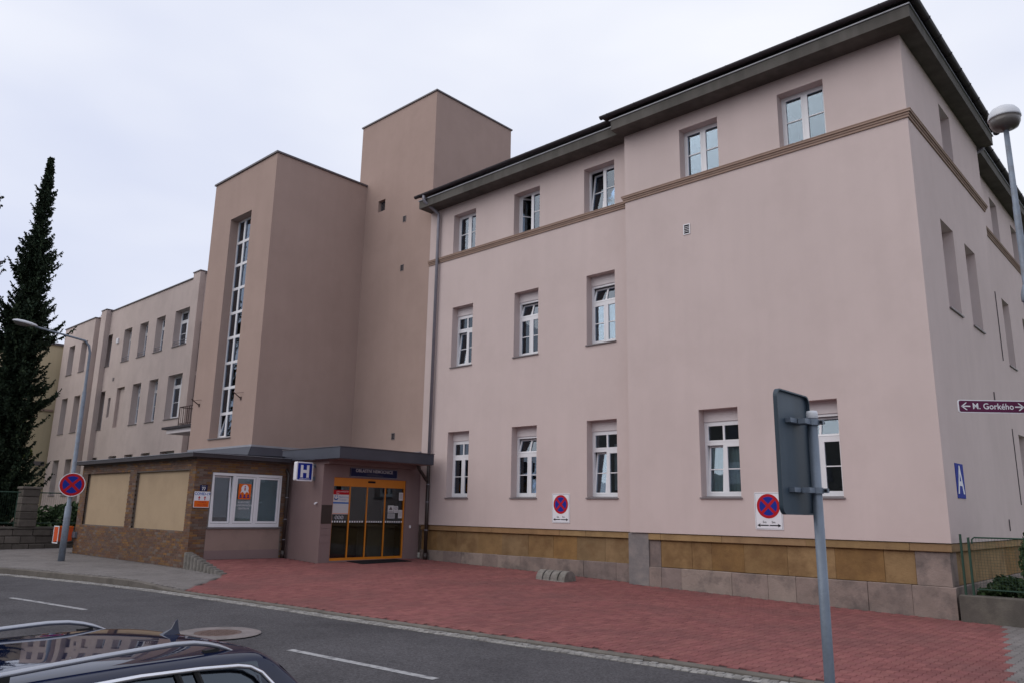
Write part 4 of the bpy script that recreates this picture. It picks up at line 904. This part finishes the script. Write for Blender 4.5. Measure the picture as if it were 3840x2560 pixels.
# ------------------------------------------------------------------ street furniture
# lamp with arm and round no-stopping sign, left
lx, ly = -28.2, 9.2; gz0 = float(hgray(np.array(lx), np.array(ly)))
t = thing('street_lamp', 'tall street lamp with curved arm standing on the grey pavement by the lodge', 'street lamp', (lx,ly,gz0))
lobj('pole', MB().tube([(0,0,-.2),(0,0,1.72),(0,0,1.75),(0,0,5.5),(0,0,5.56),(0,0,7.05-gz0),(0,-.06,7.28-gz0),(0,-.2,7.42-gz0),(0,-.5,7.46-gz0),(0,-1.75,7.62-gz0)], .1, 14, True, [.10,.10,.07,.064,.046,.042,.04,.038,.034,.03]), M['pole'], t, True)
hd = MB(); n = 16
prof = [(0,.02,.02),(.06,.07,.05),(.2,.12,.075),(.42,.15,.085),(.62,.12,.07),(.72,.05,.03),(.74,.01,.01)]
for yy, rw, rh in prof: hd.v += [(rw*math.cos(2*math.pi*k/n), -1.68-yy, 7.64-gz0+yy*.1+rh*max(math.sin(2*math.pi*k/n), -.35)) for k in range(n)]
hd.f = [(i*n+k, i*n+(k+1)%n, (i+1)*n+(k+1)%n, (i+1)*n+k) for i in range(len(prof)-1) for k in range(n)]
lobj('lamp_head', hd, M['lampwhite'], t, True)
df = MB(); 
for r_, dz in ((1.0,-.02),(.8,-.075),(.3,-.105)):
    df.v += [(.12*r_*math.cos(2*math.pi*k/n), -2.12+.26*r_*math.sin(2*math.pi*k/n), 7.66-gz0+dz+.012) for k in range(n)]
df.f = [(i*n+k, i*n+(k+1)%n, (i+1)*n+(k+1)%n, (i+1)*n+k) for i in range(2) for k in range(n)]+[tuple(range(2*n,3*n))]
lobj('diffuser', df, M['lampglass'], t, True)
t = thing('round_no_stopping_sign', 'round red and blue no stopping sign fixed to the left street lamp', 'sign', M=frame((lx+.14,ly-.03,2.60), (.93,-.30,0)))
lobj('panel', MB().disc(.385,.0,44,t=.012), M['signwhite'], t); no_stop(t, .36, 0, 0, .0005); lobj('clamp', MB().box(-.1,.1,-.05,-.02,-.05,-.012).box(-.1,.1,.1,.13,-.05,-.012), M['steel'], t)
# orange litter bin on the lodge corner
t = thing('litter_bin', 'small orange litter bin at the far corner of the brick lodge', 'litter bin', (-32.85,10.72,.75))
b = MB().prism([(-.28,-.3,.36),(.22,-.3,.36),(.18,-.3,-.12),(-.22,-.3,-.18)], (0,.5,0)); lobj('body', b, M['bin'], t); lobj('front_frame', ring_mb(-.30,.24,-.22,.42,.035,-.31,-.29), M['signwhite'], t); lobj('lid', MB().box(-.29,.23,-.3,.2,.36,.41), M['redorange'], t); lobj('bracket', MB().box(.0,.5,.18,.26,0,.2), M['steel'], t)
# right-hand lamp
rx_, ry_ = -1.665, 12.0
t = thing('street_lamp', 'street lamp with domed head in front of the right gable end', 'street lamp', (rx_,ry_,-.02))
lobj('pole', MB().tube([(0,0,-.2),(0,0,4.92),(0,0,4.98),(0,0,5.08),(0,0,6.2),(0,0,6.22),(0,0,7.36)], .1, 16, True, [.075,.062,.072,.046,.042,.038,.034]), M['pole'], t, True)
lobj('collar', MB().lathe([(.066,4.84),(.082,4.86),(.082,4.94),(.066,5.02),(.047,5.08)], 18), M['pole'], t, True)
lobj('lamp_head', MB().lathe([(.195,7.52),(.205,7.525),(.205,7.545),(.19,7.61),(.15,7.67),(.09,7.705),(.01,7.72)], 28), M['lampwhite'], t, True)
lobj('diffuser', MB().lathe([(.04,7.34),(.05,7.365),(.11,7.37),(.16,7.39),(.188,7.45),(.195,7.521)], 28), M['lampglass'], t, True)
t = thing('street_name_sign', 'plum street name sign with white arrows at the right edge', 'sign', M=frame((-2.215,11.90,3.445), (.663,-.717,0)))
lobj('panel', board(.92,.175,.012,.03), M['signwhite'], t); lobj('plum_field', board(.895,.150,.002,.022,4,.0121), M['plum'], t)
b = MB(); e = .006
lobj('lettering', text_mb('M. Gorkého', .112, .006, .0, .0148, bold=.0012), M['signwhite'], t)
for s_ in (-1, 1):
    b = MB(); tip = s_*.425; b.box(min(tip-s_*.01,tip-s_*.125), max(tip-s_*.01,tip-s_*.125), -.008, .008, .0143, .0152)
    for q in (-1, 1): b.prism([(tip,0,.0144),(tip-s_*.065,q*.05,.0144),(tip-s_*.085,q*.05,.0144),(tip-s_*.028,0,.0144)][::(-1 if s_*q > 0 else 1)], (0,0,.0008))
    lobj('arrow', b, M['signwhite'], t)
lobj('bracket', MB().box(.44,.70,-.02,.02,-.03,.0).box(.66,.74,-.05,.05,-.06,.02), M['steel'], t)
# back of the traffic sign on its pole, right foreground
px_, py_ = -1.657, 4.25
t = thing('traffic_sign', 'traffic sign seen from behind on a grey pole in the foreground', 'sign', (px_,py_,.03))
lobj('pole', MB().tube([(0,0,-.2),(0,0,2.475)], .0265, 20), M['steel'], t, True); lobj('pole_cap', MB().lathe([(.028,2.455),(.031,2.46),(.031,2.485),(.027,2.497),(.01,2.50)], 20), M['lampwhite'], t, True)
pn = MB(); hh_ = []
w_, h_, r_ = .435, .66, .045
for cx, cy, a0 in ((w_/2-r_,h_/2-r_,0),(-w_/2+r_,h_/2-r_,90),(-w_/2+r_,-h_/2+r_,180),(w_/2-r_,-h_/2+r_,270)):
    for k in range(7): a = R(a0+90*k/6); hh_.append((cx+r_*math.cos(a), cy+r_*math.sin(a)))
PX, PYC, PZC = -.075, -.105, 2.265
n = len(hh_)
def P3(u, v, d): return (PX+d, PYC+u, PZC+v)
for s_, d in ((1,0),(1,.022),(.965,.022),(.965,.004)): pn.v += [P3(u*s_, v*(1-(1-s_)*.66), d) for u, v in hh_]
pn.f = [tuple(range(n))]+[(k*n+i, k*n+(i+1)%n, (k+1)*n+(i+1)%n, (k+1)*n+i) for k in range(3) for i in range(n)]+[tuple(range(3*n,4*n))[::-1]]
lobj('panel', pn, M['signback'], t)
for z in (2.435, 2.065):
    b = MB(); b.box(PX+.005, PX+.035, PYC-.09, .0, z-.012, z+.012); b.tube([(0,0,z-.016),(0,0,z+.016)], .034, 18); b.box(-.035,.005,-.11,-.02,z-.014,z+.014); b.box(.02,.055,.01,.03,z-.012,z+.012); lobj('clamp', b, M['steel'], t)
    lobj('clamp_bolt', MB().tube([(.045,.0,z),(.045,.045,z)], .007, 8), M['signblack'], t)
# concrete palisade edging
ORD = ['tallest','second','third','fourth','fifth','sixth','seventh','eighth','ninth','tenth','eleventh']
for k in range(11):
    x = -23.04+k*.212; top = .645-.046*k+random.uniform(-.008,.008)
    b = MB(); a_ = .094; pts = [(x-a_,11.06)]+[(x+a_*math.cos(R(180+i_*30)), 10.93+a_*math.sin(R(180+i_*30))) for i_ in range(7)]+[(x+a_,11.06)]
    b.prism([(p[0],p[1],-.2) for p in pts], (0,0,.2+top-.012)); b.prism([(x+(p[0]-x)*.88,10.98+(p[1]-10.98)*.88,top-.0125) for p in pts], (0,0,.0125)); o = obj('edging_post', b, M['mossconc'])
    tag(o, 'shortest concrete palisade post, where the row ends in the paving' if k == 10 else ORD[k]+' concrete palisade post '+('touching the brick lodge corner' if k == 0 else 'of the stepped row counted from the lodge corner'), 'edging post', 'palisade posts beside the lodge')
# notched concrete block by the wall
b = MB(); r_ = .25; n_ = 12; zb = float(hred(np.array(-13.95), np.array(17.0)))-.02
segs = [(0,.21,1),(.21,.26,.72),(.26,.47,1),(.47,.52,.72),(.52,.74,1),(.74,.79,.72),(.79,1.0,1)]
for a_, c_, k_ in segs:
    pts = [(-14.45+a_, 17.02-.27, zb), *[(-14.45+a_, 17.02-.25*k_**.5*math.cos(math.pi*i/n_), zb+.04+(.24*k_)*math.sin(math.pi*i/n_)) for i in range(n_+1)], (-14.45+a_, 17.02+.27, zb)]
    b.prism(pts, (c_-a_-.0005,0,0))
tag(obj('concrete_block', b, M['mossconc']), 'half-round notched concrete block on the red paving by the wall', 'concrete block')
# low wall, wire fence and gate post at the right corner
t = thing('garden_wall', 'dark stained low concrete wall beside the building corner', 'wall', (-2,18,0))
obj('wall_body', MB().bbox(-4.30, 8, 17.95, 18.25, -.5, .50, .02), M['darkwall'], t)
t = thing('wire_fence', 'green wire mesh fence on the low concrete wall', 'fence', (-4.1,18.1,.5))
for x in (-4.20, -4.06, -1.6, .9, 3.4): obj('fence_post', MB().tube([(x,18.1,.4),(x,18.1,1.68 if x < -4.1 else 1.62)], .024, 8), M['fencegreen'], t)
b = MB(); b.tube([(-4.0,18.1,1.50),(-4.0,18.1,1.58),(-3.95,18.1,1.62),(3.4,18.1,1.62)], .016, 6); b.tube([(-4.0,18.1,.62),(3.4,18.1,.62)], .012, 6); obj('fence_rail', b, M['fencegreen'], t)
b = MB()
for k in range(130): x = -3.98+k*.055; b.box(x-.0016,x+.0016,18.098,18.102,.62,1.62)
for k in range(18): z = .64+k*.055; b.box(-3.98,3.4,18.0985,18.1015,z-.0016,z+.0016)
obj('wire_mesh', b, M['fencegreen'], t, False, 'stuff')
bk = MB().box(-4.30,20,18.25,60,-.4,.30); obj('garden', bk, M['grass'], None, False, 'structure')
# rubble wall with fence at far left
t = thing('stone_wall', 'dark rubble stone garden wall with pillar at the far left', 'wall', (-36.2,10,.2))
k = 0
for z0, hgt in ((.0,.34),(.34,.3),(.64,.28)):
    y = 4.0+random.uniform(0,.3)
    while y < 16.6:
        w = random.uniform(.45,.8); b = MB().bbox(-36.6, -36.1+random.uniform(-.03,.03), y+.012, y+w-.012, z0+.05+.008, z0+.05+hgt-.008, .03); obj('stone', b, M['darkstone'], t); y += w
obj('wall_core', MB().box(-36.55,-36.16,4,16.6,-.2,.95), M['darkwall'], t); obj('wall_cap', MB().bbox(-36.62,-36.06,4,16.6,.97,1.05,.01), M['darkwall'], t)
for z in range(5): obj('pillar_stone', MB().bbox(-36.65+random.uniform(-.03,0),-36.02+random.uniform(-.02,.02),10.0,10.62,1.05+z*.30,1.345+z*.30,.03), M['darkstone'], t)
obj('pillar_cap', MB().bbox(-36.7,-35.97,9.95,10.67,2.55,2.65,.02), M['darkstone'], t)
t = thing('garden_fence', 'thin green rail fence on the rubble wall at far left', 'fence', (-36.3,12,1.05))
for y in (5.0,7.5,9.9,12.6,14.3,16.4): obj('fence_post', MB().tube([(-36.3,y,1.0),(-36.3,y,2.45)], .02, 6), M['fencegreen'], t)
obj('fence_rail', MB().tube([(-36.3,4.2,2.42),(-36.3,16.4,2.42)], .025, 6).tube([(-36.3,4.2,1.2),(-36.3,16.4,1.2)], .018, 6), M['fencegreen'], t)
b = MB()
for k in range(150): y = 4.2+k*.08; b.box(-36.302,-36.298,y-.002,y+.002,1.2,2.42)
obj('wire_mesh', b, M['fencegreen'], t, False, 'stuff')
obj('lawn', MB().box(-56,-36.5,-6,16.5,-.4,.32), M['grass'], None, False, 'structure')

# ------------------------------------------------------------------ vegetation
def quads(C, U, V):
    n = len(C); v = np.stack([C-U, C+V, C+U, C-V], 1).reshape(-1,3); b = MB(); b.v = [tuple(p) for p in v]; b.f = [(4*i,4*i+1,4*i+2,4*i+3) for i in range(n)]; return b
def spruce(name, label, x, y, z0, H, Rmax, seed):
    r = np.random.default_rng(seed)
    t = thing(name, label, 'tree', (x,y,z0), 'spruces at the far left')
    lobj('trunk', MB().tube([(0,0,0),(.03,0,H*.5),(0,0,H*.97)], .2, 8, True, [.24,.14,.02]), M['bark'], t, True)
    C, U, V = [], [], []
    z = 1.0
    while z < H-.05:
        f = (H-z)/H; Lb = Rmax*min(1, .03+1.95*f)*(.8+.2*math.sin(z*1.7+seed))
        nb = int(6+5*min(1,f*2.5)); a0 = r.uniform(0,6.28); droop = -.30+.45*max(0,.3-f)
        for k in range(nb):
            a = a0+6.283*k/nb+r.uniform(-.3,.3); L_ = Lb*r.uniform(.55,1.12)*(1.22 if r.random() < .1 else 1); d = np.array([math.cos(a), math.sin(a), 0]); s_ = np.array([-d[1], d[0], 0])
            m_ = max(4, int(L_/.075)); pts = []; dr = droop*r.uniform(.6,1.4)
            for i in range(m_+1):
                q = i/m_; pts.append(d*L_*q+np.array([0,0,z+L_*(.10*q+dr*math.sin(2.2*q)+.34*q**3)]))
            for i in range(1, m_+1):
                p = pts[i]; q = i/m_; tw = (.36*(1-q)**.7+.15)*min(1,.4+L_*.5); tan = pts[i]-pts[i-1]; tan = tan/np.linalg.norm(tan)
                for sg_ in (-1,1,-1,1):
                    if r.random() < .2: continue
                    dirv = s_*sg_*r.uniform(.5,1)+tan*r.uniform(.4,1)+np.array([0,0,r.uniform(-.55,.3)]); dirv /= np.linalg.norm(dirv)
                    ln = tw*r.uniform(.5,1.15); nseg = 1 if ln < .15 else 2
                    for e in range(nseg):
                        C.append(p+dirv*ln*((e+.5)/nseg)+r.normal(0,.02,3)); U.append(dirv*ln/nseg*.6+r.normal(0,.012,3)); V.append(np.cross(dirv, r.normal(0,1,3))*.04*r.uniform(.7,1.4))
                if r.random() < .8:
                    dv = np.array([r.normal(0,.3), r.normal(0,.3), -1]); ln = r.uniform(.08,.26); C.append(p+dv*ln*.5); U.append(dv*ln*.5); V.append(np.array([s_[0],s_[1],0])*.042)
                C.append(p); U.append(tan*.10); V.append(s_*.045); C.append(p); U.append(tan*.10); V.append(np.array([0,0,.045]))
        z += .15+.14*f*r.uniform(.7,1.3)
    lobj('crown', quads(np.array(C), np.array(U), np.array(V)), M['needle'], t)
spruce('spruce_tree', 'tall slender dark spruce in front of the cream building', -43.34, 11.0, .3, 19.5, 1.75, 3)
spruce('spruce_tree', 'second dark spruce cut off by the left picture edge', -43.9, 7.9, .3, 24, 2.0, 5)
def bush(name, label, x, y, z0, w, d, h, n, m, cat='shrub', seed=1, leaf=.05, group=None, trunk=False, cone=False):
    r = np.random.default_rng(seed); t = thing(name, label, cat, (x,y,z0), group)
    cl = [(r.uniform(-.7,.7)*w, r.uniform(-.7,.7)*d, h*r.uniform(.2,.85), r.uniform(.25,.45)) for _ in range(14)]
    P = []
    while len(P) < n:
        if cone:
            zz = h*(1-math.sqrt(r.random())*.98); a = r.uniform(0,6.283); rr = (w*min(1,(1-zz/h)*1.9)**.7)*(r.uniform(.72,1.05)+.08*math.sin(5*a+zz*4)); P.append((rr*math.cos(a), rr*math.sin(a), zz))
        else:
            c = cl[r.integers(len(cl))]; v = r.normal(size=3); v /= np.linalg.norm(v); k = c[3]*r.uniform(.6,1.05)*min(1.0,h)
            p = (c[0]+v[0]*k*1.2, c[1]+v[1]*k*1.2, c[2]+v[2]*k)
            if p[2] > .02: P.append(p)
    C = np.array(P); U = r.normal(size=(n,3)); U /= np.linalg.norm(U,axis=1)[:,None]; Q = r.normal(size=(n,3)); V = np.cross(U,Q); V /= np.linalg.norm(V,axis=1)[:,None]
    s_ = leaf*r.uniform(.6,1.3,(n,1))
    if cone: U = U*np.array([.6,.6,.2])+np.array([0,0,.8])
    lobj('crown', quads(C, U*s_*1.5, V*s_*.8), m, t)
    b = MB()
    for k in range(5): c = cl[k]; b.tube([(0.03*k-.06,0,-.1),(c[0]*.5,c[1]*.5,c[2]*.5) if not cone else (0,0,h*.5),(c[0]*.8,c[1]*.8,c[2]) if not cone else (0,0,h*.9)], .02, 5, True, [.03,.02,.008])
    lobj('stem', b, M['bark'], t)
for i, (y, w, h, sd_) in enumerate(((13.4,1.0,1.9,11),(12.0,1.0,1.7,12),(14.9,1.0,1.8,13),(8.6,1.0,1.8,14),(7.2,1.1,2.2,15))):
    bush('garden_shrub', ['dark green shrub behind the rubble wall, middle of three','dark green shrub behind the rubble wall next to the stone pillar','dark green shrub behind the rubble wall nearest the pink wing','dark shrub under the spruce just left of the stone pillar','dark shrub at the left picture edge below the spruce'][i], -38.1, y, .3, w, .9, h, 4200, M['leaf'], 'shrub', sd_, .055, 'shrubs behind the rubble wall')
bush('deciduous_tree', 'small yellow-green tree behind the spruce', -49.5, 12.6, .3, 1.3, 1.3, 9.3, 6500, M['leaflight'], 'tree', 21, .07)
bush('thuja_shrub', 'dark green columnar thuja behind the wire fence at the right edge', -2.74, 18.95, .2, .55, .55, 2.6, 9000, M['leaf'], 'shrub', 31, .035, None, False, True)
bush('ground_cover', 'low green plants behind the wire fence', -3.6, 19.6, .25, .8, .9, .5, 2200, M['leaf'], 'shrub', 33, .04)

# ------------------------------------------------------------------ parked estate car
CAR = thing('parked_car', 'dark blue estate car with silver roof rails parked in the foreground', 'car', (-4.337,2.01,-.13))
CAR.rotation_euler = (0,0,.18)                       # local +y = towards the rear, +x = camera side
def car():
    st = [-3.85,-3.6,-3.1,-2.65,-2.2,-1.78,-1.3,-.8,-.4,-.1,.05,.13,.20,.32,.46,.58,.67,.74]           # y stations
    def interp(xs, ys): return lambda q: float(np.interp(q, xs, ys))
    roof = interp([-1.9,-1.5,-1.0,-.5,-.1,.06,.13], [1.375,1.41,1.428,1.428,1.415,1.402,1.388])
    zc = lambda y: roof(y) if y > -1.9 else float(np.interp(y, [-3.85,-3.6,-2.75,-1.9], [.62,.80,.96,1.385]))
    zc2 = lambda y: zc(y) if y <= .13 else float(np.interp(y, [.13,.20,.32,.46,.58,.68,.74], [1.388,1.325,1.19,1.05,.95,.86,.55]))
    belt = interp([-3.85,-3.6,-2.6,.4,.74], [.60,.74,.90,.965,.90])
    wid = interp([-3.85,-3.7,-3.3,-2.5,-.5,.3,.6,.74], [.60,.76,.87,.905,.905,.885,.83,.74])
    sec = []
    for y in st:
        W_, zb_, zt_ = wid(y), belt(y), zc2(y); up = max(zt_-zb_, .02); k = min(1, up/.45)
        wr_ = W_-.06-.20*k                          # half width at the roof edge
        pts = [(W_*.86,.22),(W_*.97,.30),(W_,.58),(W_*.985,zb_-.08),(W_-.055,zb_),(wr_+.012,zt_-.070*k),(wr_-.012,zt_-.042*k),(wr_-.07,zt_-.018*k),(wr_*.55,zt_-.004*k),(0,zt_)]
        sec.append([(x,y,z) for x, z in pts])
    return st, sec
st, sec = car(); n = len(sec[0])
body, sideg, sideg2, rearg, frontg = MB(), MB(), MB(), MB(), MB()
for sgn in (1,-1):
    for i in range(len(st)-1):
        for j in range(n-1):
            q = [sec[i][j], sec[i+1][j], sec[i+1][j+1], sec[i][j+1]]; q = [(sgn*x,y,z) for x,y,z in q]
            if sgn < 0: q = q[::-1]
            tgt = body; y0, y1 = st[i], st[i+1]
            if j == 4 and y0 >= -1.79 and y1 <= .06: tgt = sideg if sgn > 0 else sideg2
            elif j >= 6 and y0 >= .19 and y1 <= .47: tgt = rearg
            elif j >= 6 and y0 >= -2.66 and y1 <= -1.77: tgt = frontg
            tgt.poly(q)
for e in (0, -1):
    body.poly([(x,y,z) for x,y,z in sec[e]]+[(-x,y,z) for x,y,z in sec[e][::-1]])
def weld(mb):
    bm = bmesh.new(); me = mb.mesh('tmp'); bm.from_mesh(me); bmesh.ops.remove_doubles(bm, verts=bm.verts, dist=.0005); bmesh.ops.recalc_face_normals(bm, faces=bm.faces); return bm, me
def car_part(name, mb, m, sub_=2):
    bm, me = weld(mb); bm.to_mesh(me); bm.free(); me.name = name; me.shade_smooth(); o = link(name, me, m, CAR)
    return o
car_part('body', body, M['paint']); car_part('side_window', sideg, M['carglass']); car_part('side_window', sideg2, M['carglass']); car_part('rear_window', rearg, M['carglass']); car_part('windscreen', frontg, M['carglass'])
for o in list(CAR.children):
    md = o.modifiers.new('s', 'SUBSURF'); md.levels = 2; md.render_levels = 2; md.boundary_smooth = 'PRESERVE_CORNERS'
lobj('cabin', MB().box(-.62,.62,-2.1,.25,.5,.90).box(-.45,.45,-.6,-.45,.9,1.2), M['rubber'], CAR)
# roof rails, with arched ends
def prof(s): u = min(max(s/.37,0),1); return -.088*(1-u)**2+.002*s-.021*s*s
for sg_ in (1,-1):
    b = MB(); P = []; ss = [0,.03,.07,.12,.18,.26,.37,.5,.7,.9,1.1,1.3,1.5,1.62,1.7,1.76]
    for s_ in ss:
        z = 1.455+prof(s_)-(0 if s_ < 1.5 else .085*((s_-1.5)/.26)**2); P.append((sg_*.552, -s_, z))
    k = 10; rg = []
    for i, p in enumerate(P):
        tp = .35+.65*min(1, ss[i]/.12, (1.78-ss[i])/.12+.05)
        for a in range(k): rg.append((p[0]+.0115*math.cos(2*math.pi*a/k)*tp, p[1], p[2]+.0125*math.sin(2*math.pi*a/k)*tp))
    b.v = rg; b.f = [(i*k+a, i*k+(a+1)%k, (i+1)*k+(a+1)%k, (i+1)*k+a) for i in range(len(P)-1) for a in range(k)]
    lobj('roof_rail', b, M['alu'], CAR, True)
    lobj('rail_foot', MB().box(sg_*.552-.014, sg_*.552+.014, -.20, -.12, 1.37, 1.405), M['rubber'], CAR); lobj('rail_foot', MB().box(sg_*.552-.010, sg_*.552+.010, -1.2, -1.08, 1.38, 1.43), M['rubber'], CAR)
# chrome strip over the side glass
def edge(j, y, off=.012):
    i = int(np.searchsorted(st, y, 'right'))-1; i = min(max(i,0), len(st)-2); q = (y-st[i])/(st[i+1]-st[i]); a, c = sec[i][j], sec[i+1][j]; return (a[0]+(c[0]-a[0])*q+off, y, a[2]+(c[2]-a[2])*q+off*.4)
for sg_ in (1,-1):
    P = [(-1.75,1.285),(-1.4,1.335),(-1.0,1.358),(-.6,1.362),(-.3,1.350),(-.1,1.335),(-.03,1.322),(.03,1.29),(.10,1.21),(.20,1.06),(.26,.97)]
    lobj('chrome_trim', MB().tube([(sg_*(.672+(1.36-z)*.5),y,z) for y,z in P], .011, 8), M['chrome'], CAR, True)
    for y in (-.30,-.40,-1.1): lobj('pillar', MB().tube([tuple(np.array(edge(4,y+.10,.004))*[sg_,1,1]), tuple(np.array(edge(5,y-.02,.004))*[sg_,1,1])], .014, 6), M['rubber'], CAR)
    lobj('tail_lamp', MB().bbox(sg_*.60-.16,sg_*.60+.16,.60,.72,.72,.88,.02), M['tail'], CAR)
    for y in (-2.95,-.25):
        w0 = lobj('wheel', MB().xf(lambda *p: p), M['rubber'], CAR); 
        q = MB().lathe([(.2,-.1),(.30,-.1),(.315,-.07),(.315,.07),(.30,.1),(.2,.1)], 28).xf(lambda x, yy, z: (sg_*.80+z, y+x, .315+yy)); w0.data = q.mesh('wheel', True); w0.data.materials.append(M['rubber'])
        lobj('rim', MB().lathe([(.02,-.09),(.2,-.095),(.2,.095),(.02,.105)], 16).xf(lambda x, yy, z: (sg_*.80+z, y+x, .315+yy)), M['alu'], w0)
fin = MB(); pr = [(-.07,0),(-.04,.014),(.0,.030),(.018,.062),(.032,.075),(.037,.05),(.040,.015),(.044,0)]
for s_ in (-1,1): fin.v += [(s_*(.020 if z < .012 else (.012 if z < .03 else .003)), y, 1.404+z) for y, z in pr]
k = len(pr); fin.f = [tuple(range(k))[::-1], tuple(range(k,2*k))]+[(i,i+1,k+i+1,k+i) for i in range(k-1)]; lobj('antenna_fin', fin, M['paint'], CAR)

# ------------------------------------------------------------------ houses across the street (behind the camera; seen as reflections)
OB = thing('opposite_building', 'plain brown three-storey building across the street behind the viewer', 'building', (-14,-24,0))
obj('wall', MB().box(-48,14,-36,-24,-.4,10.5), M['oppwall'], OB); obj('roof', MB().prism([(-48.5,-37,10.5),(-48.5,-23.4,10.5),(-48.5,-30,14.5)], (63,0,0)), M['roof'], OB)
for i in range(16):
    for k in range(3): obj('window', MB().bbox(-46+i*3.75,-44.8+i*3.75,-24.02,-23.95,1.5+k*3.1,3.2+k*3.1,.01), M['white'] if (i+k) % 5 == 0 else M['sill'], OB)
